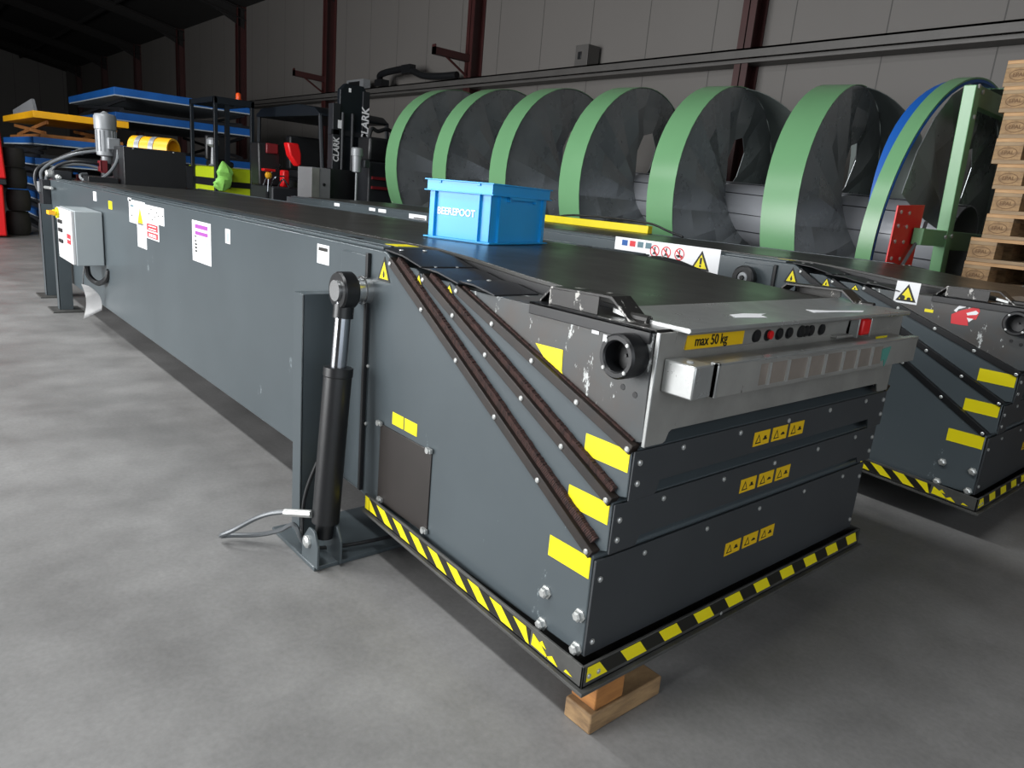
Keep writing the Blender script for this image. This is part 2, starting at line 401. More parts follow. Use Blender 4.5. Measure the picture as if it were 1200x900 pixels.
YR = 2.31   # right side of the hull
def conveyor(D, variant, label):
    D = Vector(D)
    root = thing('telescopic_conveyor', D + Vector((-3.6, 1.685, 0)), label, 'conveyor')
    def V(x, y, z): return Vector((x, y, z)) + D
    class B(MB):
        def build(s, name, parent=root, bevel=0.0, smooth=30, **kw):
            s.v = [p + D for p in s.v]
            return MB.build(s, name, parent, bevel, smooth, **kw)
    def bolt(p, n, r=0.008, h=0.005, mt='zinc', parent=root, name='bolt'):
        b = B(); b.lathe(p, n, [(r, 0), (r, h * .6), (r * .6, h)], mt, 8); return b.build(name, parent)

    # hull (outermost section)
    h = B()
    h.prism([(-7.2, 0.2), (-1.86, 0.19), (-1.8, 0.176), (-0.888, 0.176), (-0.892, 0.412), (-1.735, 0.922), (-1.775, 0.945), (-7.2, 0.945)], 'y', 1.06, YR, 'paint')
    h.build('hull', bevel=0.004)
    # flanges along both top edges
    for y0, y1, nm in ((1.085, 1.225, 'top_flange'), (2.145, 2.285, 'top_flange')):
        f = B(); f.box((-7.15, y0, 0.945), (-1.83, y1, 0.953), 'paint')
        e = y0 + 0.03 if y0 < 1.5 else y1 - 0.03
        f.box((-7.15, e - .006, 0.953), (-1.83, e + .006, 0.957), 'paint')
        f.build(nm, bevel=0.0015)
        for i in range(9):
            x = -6.8 + i * 0.58
            s = B(); s.box((x, (y0 + y1) / 2 - .012, 0.9532), (x + 0.07, (y0 + y1) / 2 + .012, 0.9545), 'black'); s.build('slot_plug')
    # belt with return skirts
    path = [(-7.1, 0.958), (-1.80, 0.958), (-1.62, 0.950), (-1.38, 0.931), (-1.18, 0.922), (-0.97, 0.913)]
    b = B(); pts = path + [(x, z - 0.012) for x, z in path[::-1]]
    b.prism(pts, 'y', 1.247, 2.123, 'belt'); b.build('belt', bevel=0.002)
    for y0 in (1.249, 2.113):
        s = B(); s.prism([(-1.85, 0.945), (-1.62, 0.938), (-1.38, 0.919), (-1.0, 0.902), (-1.0, 0.86), (-1.38, 0.86), (-1.85, 0.90)], 'y', y0, y0 + 0.008, 'black')
        s.build('belt_skirt')
    # nested sections
    secs = [  # y_left, y_right, profile
        ('inner_section', 1.075, 2.295, [(-1.95, 0.88), (-1.95, 0.915), (-1.64, 0.915), (-1.585, 0.893), (-0.872, 0.537), (-0.870, 0.43), (-0.95, 0.40), (-1.7, 0.86)], .452, -.96, (-1.7, .86)),
        ('inner_section', 1.09, 2.265, [(-1.75, 0.85), (-1.75, 0.899), (-1.50, 0.899), (-1.455, 0.884), (-0.852, 0.655), (-0.850, 0.555), (-0.95, 0.53), (-1.6, 0.84)], .582, -.96, (-1.6, .84)),
        ('head_section', 1.10, 2.23, [(-1.62, 0.84), (-1.62, 0.889), (-0.845, 0.893), (-0.838, 0.675), (-0.95, 0.65), (-1.5, 0.83)], .697, -.97, (-1.5, .83))]
    for nm, ya, yb, pr, zn, xn, tail in secs:
        mt = 'paint_worn' if nm == 'head_section' else 'paint'
        core = pr[:-3] + [(pr[-4][0], zn), (xn, zn), tail]
        q = B(); q.prism(core, 'y', ya + .002, yb - .002, mt)
        q.prism(pr, 'y', ya, ya + .004, mt); q.prism(pr, 'y', yb - .004, yb, mt)
        q.build(nm, bevel=0.003)
    # wiper bars, brushes and rubber flaps on the three slanted edges, left and right
    sl = [((-1.742, 0.930), (-0.892, 0.421), 1.06, 0.6), ((-1.598, 0.904), (-0.871, 0.545), 1.075, 0.5), ((-1.467, 0.893), (-0.848, 0.663), 1.09, 0.38)]
    for i, (a, c, yk, _) in enumerate(sl):
        ax, az = a; cx, cz = c
        ln = math.hypot(cx - ax, cz - az); d = ((cx - ax) / ln, (cz - az) / ln); nrm = (-d[1], d[0])
        for sgn in (1, -1):
            yo = yk - 0.008 if sgn > 0 else YR - (yk - 1.06) + 0.008
            yi = yk + 0.016 if sgn > 0 else YR - (yk - 1.06) - 0.016
            bar = B()
            bar.prism([(ax - nrm[0] * .017, az - nrm[1] * .017), (cx - nrm[0] * .017, cz - nrm[1] * .017), (cx + nrm[0] * .006, cz + nrm[1] * .006), (ax + nrm[0] * .006, az + nrm[1] * .006)],
                      'y', yo, yi, 'railbar' if variant == 0 else 'black')
            bo = bar.build('wiper_bar', bevel=0.0015)
            # bristles: a comb of small tufts in one strip
            br = B(); nt = 200; w = (0.024, 0.02, 0.010)[i] if variant == 0 else 0.006
            for j in range(nt):
                t0 = 0.02 + 0.96 * j / nt; t1 = t0 + 0.96 / nt * 0.8
                ww = w * random.uniform(.93, 1.03)
                p = [(ax + (cx - ax) * t + nrm[0] * k, az + (cz - az) * t + nrm[1] * k) for t, k in ((t0, .004), (t1, .004), (t1 + .002, ww), (t0 + .002, ww))]
                y2 = yk + 0.003 if sgn > 0 else YR - (yk - 1.06) - 0.003
                br.prism(p, 'y', y2, y2 + sgn * 0.0135, 'brush' if variant == 0 else 'blackpaint')
            br.build('brush_strip')
            if sgn > 0:
                nb = (6, 6, 5)[i]
                for j in range(nb):
                    t = 0.012 + 0.976 * j / (nb - 1)
                    bolt(Vector((ax + (cx - ax) * t - nrm[0] * .008, yo, az + (cz - az) * t - nrm[1] * .008)), -Y, 0.0065, 0.004, 'zinc', bo, 'rivet')
    for i, (x0, z0, x1, z1) in enumerate(((-1.785, 0.953, -1.60, 0.926), (-1.635, 0.925, -1.455, 0.904), (-1.495, 0.908, -1.325, 0.894))):
        for sgn in (1, -1):
            yk = 1.064 + 0.015 * i
            ya, yb = (yk, 1.238) if sgn > 0 else (YR + 1.06 - yk, YR + 1.06 - 1.238)
            fl = B(); xm = (x0 + x1) / 2; zm = (z0 + z1) / 2
            fl.prism([(x0, z0), (xm, zm + 0.006), (x1, z1), (x1, z1 - 0.004), (xm, zm + 0.001), (x0, z0 - 0.005)], 'y', ya, yb, 'rubber')
            fo = fl.build('rubber_flap', bevel=0.001)
            for t in (0.2, 0.65):
                bolt(Vector((x0 + 0.03, ya + (yb - ya) * t, z0 - 0.001)), Z, 0.007, 0.003, 'zinc', fo, 'rivet')

    # front panels, notched along the bottom
    def panel(nm, x, y0, y1, zt, zc, zb, mt, tab=0.095, t=0.004):
        q = B(); c = 0.012
        q.prism([(y0, zb), (y0 + tab - c, zb), (y0 + tab - c + .004, zb + .006), (y0 + tab, zc), (y1 - tab, zc), (y1 - tab + c - .004, zb + .006), (y1 - tab + c, zb), (y1, zb), (y1, zt), (y0, zt)], 'x', x, x + t, mt)
        return q.build(nm, bevel=0.001)
    q = B(); q.prism([(1.06, 0.178), (YR, 0.178), (YR, 0.404), (1.06, 0.406)], 'x', -0.888, -0.882, 'charcoal'); p1 = q.build('front_panel', bevel=0.001)
    p2 = panel('front_panel', -0.868, 1.075, 2.295, 0.536, 0.446, 0.425, 'charcoal')
    p3 = panel('front_panel', -0.848, 1.09, 2.265, 0.655, 0.578, 0.549, 'charcoal')
    for p, x, y0, y1, zr, zl in ((p1, -.882, 1.06, YR, .383, (.36, .21)), (p2, -.864, 1.075, 2.295, .518, (.5, .455)), (p3, -.844, 1.09, 2.265, .640, (.63, .585))):
        for j in range(5):
            bolt(Vector((x, y0 + .16 + (y1 - y0 - .3) * j / 4, zr)), X, .0065, .004, 'zinc', p, 'rivet')
        for z in zl:
            for yy in (y0 + .018, y1 - .018): bolt(Vector((x, yy, z)), X, .007, .005, 'zinc', p, 'rivet')

    # base tray round the front end, striped tape on its lips
    t = B()
    t.prism([(-1.79, 0.168), (-0.858, 0.122), (-0.858, 0.176), (-1.79, 0.217)], 'y', 1.034, 1.04, 'tray')
    t.prism([(-1.79, 0.168), (-0.858, 0.122), (-0.858, 0.176), (-1.79, 0.217)], 'y', YR + .02, YR + .026, 'tray')
    t.box((-0.864, 1.034, 0.122), (-0.858, YR + .026, 0.176), 'tray')
    t.prism([(-1.79, 0.168), (-0.858, 0.122), (-0.858, 0.127), (-1.79, 0.173)], 'y', 1.034, YR + .026, 'tray')
    t.prism([(-1.8, 0.19), (-0.95, 0.135), (-0.95, 0.178), (-1.8, 0.2)], 'y', 1.08, YR - .02, 'tray')
    t.prism([(-1.79, 0.160), (-0.846, 0.113), (-0.846, 0.122), (-1.79, 0.168)], 'y', 1.024, YR + .036, 'tray')
    t.build('base_tray', bevel=0.001)
    hz = B(); sd = Vector((0.932, 0, -0.0455)).normalized()
    hazard(hz, (-1.76, 1.0335, 0.173), (sd, Z, -Y), 0.735, 0.037, 0.0905, -0.05, 0.5, 0.0, skip=())
    for pts in ([(.742, .004), (.80, .002), (.775, .02), (.745, .034)], [(.79, .002), (.83, .001), (.81, .016)], [(.765, .022), (.79, .02), (.775, .033)], [(.85, .004), (.875, .006), (.855, .012)]):
        hz.plate((-1.76, 1.0335, 0.173), (sd, Z, -Y), pts, .001, 'yellow')
    hz.build('hazard_tape')
    e = B(); e.rect((-1.786, 1.0335, 0.172), (sd, Z, -Y), 0, 0, 0.022, 0.04, 0.001, 'yellow'); e.build('hazard_tape')
    hz = B(); hazard(hz, (-0.858, 1.046, 0.136), FRONT, 1.275, 0.036, 0.135, -0.03, 0.5, 0.0); hz.build('hazard_tape')
    for yy in (1.052, 1.082): bolt(Vector((-0.857, yy, 0.150)), X, .006, .004)
    for yy in (1.55, ): bolt(Vector((-0.857, yy, 0.131)), X, .005, .003)

    # hex bolts at the lower corner of the hull
    for x, z in ((-1.015, .268), (-.908, .266), (-1.017, .186), (-.906, .186)):
        q = B(); q.lathe((x, 1.06, z), -Y, [(.016, 0), (.016, .003), (.012, .004), (.012, .013), (.008, .016)], 'zinc', 6)
        q.build('hex_bolt')

    # yellow labels on the section sides
    for x0, x1, z0, z1, yy in ((-1.022, -.897, .358, .407, 1.06), (-.996, -.878, .487, .534, 1.075), (-.978, -.856, .607, .654, 1.09)):
        q = B(); q.rect((0, yy - .0002, 0), SIDE, x0, z0, x1, z1, .001, 'yellow'); q.build('yellow_label')
    # flame triangles
    for x, z, w, hh, yy in ((-1.777, .862, .068, .07, 1.06), (-1.622, .868, .045, .042, 1.075), (-1.502, .870, .04, .026, 1.09)):
        q = B(); tri_sign(q, (x, yy - .0002, z), SIDE, w, hh); flame(q, (x, yy - .0002, z), SIDE, w, hh, 0); q.build('warning_triangle')
    q = B(); q.rect((0, 0, .9531), TOP, -1.93, 1.15, -1.86, 1.225, .001, 'yellow'); q.build('yellow_label')

    # seam with the raised side cover
    q = B(); q.box((-2.02, 1.052, 0.205), (-1.868, 1.06, 0.925), 'paint'); q.build('side_cover', bevel=.003)
    q = B(); q.box((-1.866, 1.048, 0.20), (-1.852, 1.06, 0.932), 'black'); q.build('cover_seal', bevel=.002)
    for z in (.6, .42): bolt(Vector((-1.846, 1.06, z)), -Y, .006, .005)

    # head: aluminium end plate, hood, control strip, bumper
    hp = B()
    hp.prism([(1.10, .666), (1.160, .666), (1.168, .670), (1.176, .688), (1.184, .692), (2.146, .692), (2.154, .688), (2.162, .670), (2.170, .666), (2.23, .666), (2.23, .897), (2.182, .897), (2.15, .856), (1.183, .856), (1.152, .897), (1.10, .897)],
             'x', -.838, -.833, 'alu_dirty')
    hp.box((-0.838, 1.097, .667), (-.829, 1.101, .898), 'alu'); hp.build('end_plate', bevel=.0015)
    cf = B(); cf.prism([(-.842, .846), (-.836, .846), (-.83, .9), (-.842, .9)], 'y', 1.153, 2.18, 'alu_dirty'); cf.build('control_strip')
    hd = B(); hd.prism([(-1.0, .918), (-.94, .909), (-.80, .909), (-.798, .902), (-.802, .898), (-.95, .900), (-1.0, .906)], 'y', 1.15, 2.185, 'alu'); hd.build('hood', bevel=.0015)
    if variant == 0:  # white patches painted on the hood as lamp reflections
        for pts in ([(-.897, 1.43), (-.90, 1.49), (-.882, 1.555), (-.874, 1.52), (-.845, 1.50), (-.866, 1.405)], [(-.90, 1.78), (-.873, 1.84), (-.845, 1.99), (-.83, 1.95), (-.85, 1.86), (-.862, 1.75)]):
            q = B(); q.plate((0, 0, .9095), TOP, pts, .0006, 'white'); q.build('painted_glint')
    for ya, yb in ((1.105, 1.15), (2.185, 2.225)):
        pl = B(); pl.box((-1.0, ya, .896), (-.845, yb, .901), 'blackworn'); pl.build('corner_plate')
    bu = B()
    bu.box((-.832, 1.125, .780), (-.758, 1.185, .846), 'alu')
    bu.box((-.832, 1.185, .786), (-.762, 2.155, .842), 'alu_dirty')
    bm_ = bu.build('bumper', bevel=.003)
    st = B(); st.box((-.762, 1.188, .780), (-.752, 2.15, .848), 'alu_dirty'); st.box((-.77, 1.188, .844), (-.7505, 2.15, .849), 'alu'); st.box((-.762, 1.188, .78), (-.7505, 1.196, .849), 'alu')
    st.build('bumper_strip', bm_, bevel=.0012)
    for i in range(7):
        y = (1.373, 1.449, 1.537, 1.615, 1.703, 1.782, 1.861)[i]
        q = B(); q.box((-.752, y, .789), (-.7475, y + .008, .837), 'zinc'); q.build('bumper_rib', bm_)
    q = B(); q.box((-.7525, 1.345, .790), (-.7518, 1.93, .836), 'wornband'); q.build('worn_band', bm_)
    if variant == 0:
        q = B(); q.plate((-.752, 0, 0), FRONT, [(1.925, .828), (1.975, .832), (1.965, .80), (1.955, .78), (1.945, .80), (1.93, .796)], .002, 'tealtape'); q.build('tape_scrap', bm_)
    bolt(Vector((-.79, 1.15, .846)), Z, .007, .004, 'zinc', bm_)
    lb = B(); lb.rect((-.8345, 0, 0), ((0, 1, 0) and Y, Z, X), 1.187, .859, 1.392, .888, .0035, 'yellowdim')
    if variant == 0: text_polys('max 50 kg', .030, FRONT, (-.8305, 1.272, .8745), 'ink', lb, sx=.92, bold=.0004)
    lb.build('capacity_label')
    for y, c, r in ((1.444, 'black', .015), (1.493, 'red', .011), (1.541, 'black', .014), (1.586, 'black', .013), (1.640, 'black', .016), (1.664, 'black', .014), (1.688, 'black', .014), (1.742, 'black', .014)):
        q = B(); q.lathe((-.833, y, .874), X, [(.0155, -.003), (.0155, .001), (r * .9, .0015), (r * .9, .005), (r * .7, .006)], 'black', 18)
        if c == 'red': q.lathe((-.833, y, .874), X, [(.010, .005), (.010, .010), (.007, .011)], 'red', 16)
        q.build('push_button')
    q = B(); q.box((-.835, 1.80, .85), (-.815, 1.885, .856), 'alu_dirty'); q.box((-.835, 1.885, .848), (-.805, 1.892, .9), 'alu'); q.box((-.835, 1.958, .848), (-.805, 1.965, .9), 'alu'); q.box((-.838, 1.885, .846), (-.826, 1.965, .9), 'alu_dirty')
    es = q.build('stop_guard', bevel=.001)
    q = B(); q.box((-.826, 1.902, .854), (-.800, 1.948, .897), 'red'); q.build('stop_button', es, bevel=.006)
    q = B(); q.rect((-.80, 0, 0), ((Y), Z, X), 1.99, .842, 2.06, .847, .001, 'yellow'); q.build('yellow_label')
    # worn yellow label on the head side and black strip with guard bracket
    if variant == 0:
        q = B(); q.plate((0, 1.0998, 0), SIDE, [(-1.172, .808), (-1.083, .811), (-1.080, .765), (-1.068, .742), (-1.1, .752), (-1.12, .766)], .001, 'yellow'); q.build('torn_label')
        q = B(); q.plate((0, 1.0998, 0), SIDE, [(-1.072, .738), (-1.05, .737), (-1.058, .73), (-1.07, .728)], .001, 'yellow'); q.build('torn_label')
        q = B(); q.rect((0, 1.0998, 0), SIDE, -1.005, .864, -.985, .879, .001, 'white'); q.build('white_scrap')
        q = B(); q.rect((0, 1.0998, 0), SIDE, -.972, .853, -.962, .868, .001, 'white'); q.build('white_scrap')
        q = B(); q.rect((0, 0, .8895), TOP, -1.30, 1.16, -1.25, 1.19, .001, 'yellow'); q.build('yellow_label')
    q = B(); q.rect((0, 0, .9), TOP, -1.12, 2.15, -1.02, 2.22, .002, 'yellowpaint'); q.build('yellow_label')
    for sgn in (1, -1):
        def yy(v): return v if sgn > 0 else 3.33 - v
        q = B(); q.box((-1.20, yy(1.094), .872), (-.85, yy(1.100), .899), 'blackpaint'); q.box((-1.20, yy(1.094), .893), (-.85, yy(1.235), .899), 'blackpaint')
        q.build('edge_guard', bevel=.0015)
        g = B(); w = .005
        o = [(-1.205, .899), (-1.165, .938), (-1.015, .943), (-.985, .943), (-.925, .899)]
        inn = [(-.932, .899), (-.988, .937), (-1.015, .937), (-1.162, .932), (-1.197, .899)]
        g.prism(o + inn, 'y', yy(1.125), yy(1.185), 'blackworn')
        g.prism([(-1.165, .899), (-1.015, .899), (-1.015, .938), (-1.165, .934)], 'y', yy(1.121), yy(1.125), 'blackworn')
        g.build('guard_bracket', bevel=.001)
        q = B(); q.cyl((-.955, yy(1.15), .906), (-.90, yy(1.15), .906), .011, 'blackworn', 10); q.build('hinge_pin')
        # roller bearing housing
        q = B(); q.lathe((-.892, yy(1.10), .842), -Y if sgn > 0 else Y, [(.043, 0), (.045, .012), (.045, .045), (.041, .05), (.033, .05), (.030, .046), (.030, .012), (.004, .010), (.003, .02)], 'black', 32)
        bh = q.build('bearing_housing')
        for a in range(4):
            an = PI / 4 + a * PI / 2
            bolt(Vector((-.892 + .038 * math.cos(an), yy(1.05), .842 + .038 * math.sin(an))), -Y if sgn > 0 else Y, .0045, .003, 'zinc', bh)
    for x, z in ((-.905, .773), (-.872, .765)):
        q = B(); q.lathe((x, 1.1005, z), -Y, [(.007, 0), (.006, .0015)], 'black', 12); q.build('bolt_hole')
    # warning plates on the front panels
    for p, x, y0, z0 in ((p1, -.882, 1.558, .279), (p2, -.864, 1.546, .463), (p3, -.844, 1.534, .594)):
        for j in range(3):
            q = B(); o = (x - .0002, y0 + j * .0835, z0 + (.0 if variant else .0))
            q.rect(o, FRONT, 0, 0, .071, .036, .001, 'yellowdim')
            q.plate(o, FRONT, [(.008, .006), (.034, .006), (.021, .030)], .0004, 'ink', .0009)
            q.plate(o, FRONT, [(.013, .009), (.029, .009), (.021, .024)], .0004, 'yellowdim', .0012)
            q.rect(o, FRONT, .042, .012, .060, .016, .0004, 'ink', .0009); q.rect(o, FRONT, .046, .016, .056, .022 if j != 1 else .019, .0004, 'ink', .0009)
            q.build('warning_plate', p)

    # rear support legs with foot plates
    for x, y in ((-6.32, 1.0), (-7.02, 1.02), (-6.32, 2.37), (-7.02, 2.35)):
        q = B()
        q.box((x - .12, y - .1, 0), (x + .12, y + .1, .012), 'tray')
        q.build('foot_plate', bevel=.002)
        q = B(); w = .045
        q.box((x - w, y - w, .012), (x + w, y - w + .006, .75), 'paint'); q.box((x - w, y - w, .012), (x - w + .006, y + w, .75), 'paint'); q.box((x + w - .006, y - w, .012), (x + w, y + w, .75), 'paint')
        q.build('support_leg', bevel=.001)
    q = B(); q.box((-7.0, 1.3, .05), (-2.2, 2.1, .2), 'darksteel'); q.build('underframe')

    # front lift: foot plate, guide post, hydraulic cylinder (both sides)
    for sgn in ((1, -1) if variant == 0 else (-1,)):
        def yy(v): return v if sgn > 0 else 3.37 - v
        q = B(); q.box((-2.10, yy(.872), 0), (-1.79, yy(1.22), .014), 'paint'); lp = q.build('foot_plate', bevel=.002)
        for x, y in ((-2.07, .895), (-1.84, .895)):
            bb = B(); bb.lathe((x, yy(y), .0115), Z, [(.011, 0), (.011, .002), (.006, .0022)], 'black', 12); bb.build('bolt_hole', lp)
        q = B()
        q.box((-2.062, yy(.922), .012), (-2.0, yy(.928), .792), 'paint'); q.box((-2.006, yy(.922), .012), (-2.0, yy(1.04), .792), 'paint'); q.box((-2.062, yy(1.034), .012), (-2.0, yy(1.04), .792), 'paint'); q.box((-2.062, yy(.922), .788), (-2.0, yy(1.04), .794), 'paint')
        q.build('guide_post', bevel=.002)
        for yc in (.882, .955):
            q = B()
            q.plate((0, yy(yc), 0), SIDE, [(-1.88, .012), (-1.775, .012), (-1.775, .085), (-1.80, .125), (-1.835, .125), (-1.88, .07)], .008, 'paint')
            cv = q.build('clevis', bevel=.002)
        bolt(Vector((-1.838, yy(.874), .078)), -Y if sgn > 0 else Y, .02, .012, 'zinc', cv, 'pivot_bolt')
        p0 = Vector((-1.838, yy(.926), .078)); p1_ = Vector((-1.868, yy(.988), .824)); d = (p1_ - p0).normalized()
        q = B(); q.tube([p0, p0 + d * .05, p0 + d * .05, p0 + d * .497, p0 + d * .50, p0 + d * .525, p0 + d * .527], [.026, .03, .041, .041, .043, .043, .036], 'blackpaint', 28)
        cy = q.build('hydraulic_cylinder')
        q = B(); q.cyl(p0 + d * .50, p0 + d * .715, .024, 'chrome', 24); q.build('piston_rod', cy)
        q = B(); q.cyl(p0 + d * .67, p0 + d * .71, .030, 'blackpaint', 20)
        q.lathe(p1_ - Vector((0, .026 * sgn, 0)), Y * sgn, [(.030, 0), (.050, 0), (.054, .006), (.054, .042), (.050, .048), (.030, .048)], 'blackpaint', 32, closed=True)
        q.build('rod_eye', cy)
        q = B(); q.cyl(p1_ - Vector((0, .034 * sgn, 0)), p1_ + Vector((0, .072 * sgn, 0)), .030, 'steel', 24); q.lathe(p1_ + Vector((0, .03 * sgn, 0)), Y * sgn, [(.036, .0), (.036, .02), (.042, .022), (.042, .044)], 'steel', 24)
        q.build('pivot_pin', cy)
        if sgn > 0:
            q = B(); hp_ = [(-1.86, .885, .155), (-1.94, .835, .14), (-2.0, .79, .11), (-2.05, .73, .06), (-2.09, .705, .03), (-2.09, .74, .022), (-2.03, .80, .035), (-1.96, .84, .07), (-1.92, .865, .10), (-1.90, .88, .06), (-1.90, .90, .02)]
            q.tube(smooth_path(hp_, 6), .0075, 'hosegrey', 8); ho = q.build('hydraulic_hose')
            q = B(); q.cyl((-1.85, .89, .158), (-1.93, .842, .142), .012, 'zinc', 12); q.build('hose_fitting', ho)
            q = B(); q.tube(smooth_path([(-1.90, .93, .30), (-1.93, .91, .2), (-1.935, .90, .1), (-1.90, .90, .03), (-1.84, 1.0, .03), (-1.78, 1.2, .05)], 6), .006, 'hoseblack', 8); q.build('hydraulic_hose')

    if variant == 0:
        details_near(root, B, bolt)
    else:
        details_far(root, B, bolt)
    return root

def smooth_path(P, n=6):
    P = [Vector(p) for p in P]; out = []
    for i in range(len(P) - 1):
        a, b, c, d = P[max(i - 1, 0)], P[i], P[i + 1], P[min(i + 2, len(P) - 1)]
        for j in range(n):
            t = j / n
            out.append(0.5 * ((2 * b) + (c - a) * t + (2 * a - 5 * b + 4 * c - d) * t * t + (3 * b - a - 3 * c + d) * t ** 3))
    out.append(P[-1]); return out

def details_near(root, B, bolt):
    # inspection hatch
    q = B(); q.box((-1.757, 1.056, .205), (-1.490, 1.06, .447), 'hatch'); ha = q.build('inspection_hatch', bevel=.001)
    for x, z in ((-1.757, .449), (-1.497, .449), (-1.735, .215), (-1.497, .215)):
        c = B(); c.box((x - .012, 1.048, z - .006), (x + .012, 1.056, z + .006), 'zinc'); c.lathe((x, 1.05, z), -Y, [(.008, 0), (.008, .006)], 'zinc', 8); c.build('hatch_clip', ha)
    for x0, x1 in ((-1.697, -1.638), (-1.632, -1.569)):
        q = B(); q.rect((0, 1.0598, 0), SIDE, x0, .464, x1, .500, .001, 'yellow'); q.build('yellow_label')
    # paper notices on the side
    y = 1.0598
    q = B(); q.rect((0, y, 0), SIDE, -4.553, .806, -4.226, .93, .001, 'white'); q.rect((0, y, 0), SIDE, -4.57, .92, -4.50, .938, .001, 'white')
    q.plate((0, y, 0), SIDE, [(-4.38, .815), (-4.27, .815), (-4.325, .90)], .0005, 'yellowdim', .001); q.rect((0, y, 0), SIDE, -4.38, .808, -4.27, .814, .0004, 'ink', .001)
    q.rect((0, y, 0), SIDE, -4.52, .893, -4.45, .903, .0004, 'teal', .001); q.rect((0, y, 0), SIDE, -4.51, .84, -4.49, .85, .0004, 'ink', .001)
    q.build('notice')
    q = B(); q.rect((0, y, 0), SIDE, -4.394, .686, -4.216, .805, .001, 'white'); q.build('notice')
    q = B(); q.rect((0, y, 0), SIDE, -4.22, .836, -3.885, .922, .001, 'white')
    for u, v in ((-4.12, .90), (-4.16, .875), (-4.06, .865), (-4.02, .89), (-3.99, .875), (-3.92, .88), (-4.1, .85)): q.rect((0, y, 0), SIDE, u, v, u + .022, v + .006, .0004, 'ink', .001)
    q.build('notice')
    q = B(); q.rect((0, y, 0), SIDE, -4.216, .75, -3.982, .834, .001, 'white'); q.rect((0, y, 0), SIDE, -4.20, .793, -4.0, .828, .0004, 'redink', .001); q.rect((0, y, 0), SIDE, -4.20, .757, -4.0, .786, .0004, 'redink', .001)
    for v in (.799, .815, .763, .772): q.rect((0, y, 0), SIDE, -4.17, v, -4.03, v + .005, .0003, 'white', .0013)
    q.build('red_notice')
    q = B(); q.rect((0, y, 0), SIDE, -3.455, .723, -3.209, .903, .001, 'white'); q.rect((0, y, 0), SIDE, -3.415, .842, -3.245, .888, .0004, 'purple', .001)
    q.rect((0, y, 0), SIDE, -3.41, .858, -3.25, .870, .0003, 'white', .0013)
    for v in (.83, .81, .795, .78, .765): q.rect((0, y, 0), SIDE, -3.42, v, -3.39 - .01 * (v > .8), v + .008, .0004, 'ink', .001)
    q.rect((0, y, 0), SIDE, -3.262, .79, -3.257, .82, .0004, 'teal', .001); q.build('purple_notice')
    q = B(); q.rect((0, y, 0), SIDE, -3.034, .842, -2.98, .9, .001, 'white'); q.rect((0, y, 0), SIDE, -3.02, .85, -2.99, .885, .0004, 'paleedge', .001); q.build('white_label')
    q = B(); q.rect((0, y, 0), SIDE, -2.197, .864, -2.114, .925, .001, 'white'); q.rect((0, y, 0), SIDE, -2.187, .905, -2.124, .916, .0004, 'ink', .001); q.build('white_label')
    q = B(); q.rect((0, y, 0), SIDE, -5.45, .87, -5.36, .928, .001, 'white'); q.build('white_label')
    q = B(); q.rect((0, y, 0), SIDE, -5.04, .845, -4.95, .893, .001, 'yellow'); q.build('yellow_label')
    # control cabinet
    q = B(); q.box((-5.68, .90, .475), (-5.20, 1.055, .812), 'cabinet'); ca = q.build('control_cabinet', bevel=.006)
    q = B(); q.box((-5.676, .882, .48), (-5.205, .9, .807), 'cabinet_door')
    d = q.build('cabinet_door', ca, bevel=.004)
    q = B(); q.lathe((-5.62, .882, .77), -Y, [(.035, 0), (.035, .012), (.02, .014), (.02, .03)], 'yellow', 20); q.box((-5.66, .822, .757), (-5.58, .86, .783), 'orange'); q.build('main_switch', ca, bevel=.003)
    for z in (.71, .655, .585):
        q = B(); q.box((-5.60, .872, z), (-5.50, .882, z + .022), 'black'); q.build('switch', ca, bevel=.002)
    q = B(); q.rect((0, .8818, 0), SIDE, -5.36, .60, -5.245, .66, .001, 'redink'); q.rect((0, .8818, 0), SIDE, -5.34, .625, -5.26, .632, .0005, 'white', .001); q.build('red_label', ca)
    for x, z in ((-5.23, .79), (-5.23, .5), (-5.65, .5)):
        q = B(); q.lathe((x, .882, z), -Y, [(.008, 0), (.006, .002)], 'zinc', 8); q.build('door_screw', ca)
    q = B(); q.tube(smooth_path([(-5.3, .97, .48), (-5.3, .98, .40), (-5.25, 1.02, .36), (-5.15, 1.05, .40), (-5.12, 1.06, .46)], 6), .018, 'hoseblack', 8); q.build('conduit', ca)
    # power pack at the rear: tank cover, motor, pump, valve block, hoses
    q = B(); q.box((-6.86, 1.49, .945), (-6.50, 1.957, 1.25), 'blackpaint'); tk = q.build('tank_cover', bevel=.004)
    for yy in (1.56, 1.86):
        c = B(); c.lathe((-6.5, yy, 1.24), X, [(.007, 0), (.005, .004)], 'zinc', 8); c.build('bolt', tk)
    q = B(); q.box((-7.1, 1.26, .945), (-6.62, 1.47, 1.0), 'blackpaint'); q.build('pump_base', bevel=.003)
    q = B(); q.lathe((-6.92, 1.455, 0), Z, [(.02, 1.005), (.045, 1.01), (.045, 1.05), (.035, 1.055), (.035, 1.12)], 'darksteel', 20); q.box((-6.88, 1.40, 1.03), (-6.86, 1.45, 1.13), 'darkred'); q.box((-6.95, 1.395, 1.04), (-6.86, 1.41, 1.125), 'darkred'); q.build('pump', bevel=.002)
    q = B(); q.lathe((-6.92, 1.46, 0), Z, [(.03, 1.10), (.04, 1.12), (.04, 1.16), (.072, 1.17), (.076, 1.20), (.076, 1.37), (.082, 1.375), (.084, 1.47), (.074, 1.49), (.03, 1.50), (.01, 1.515)], 'motor', 28)
    mo = q.build('electric_motor')
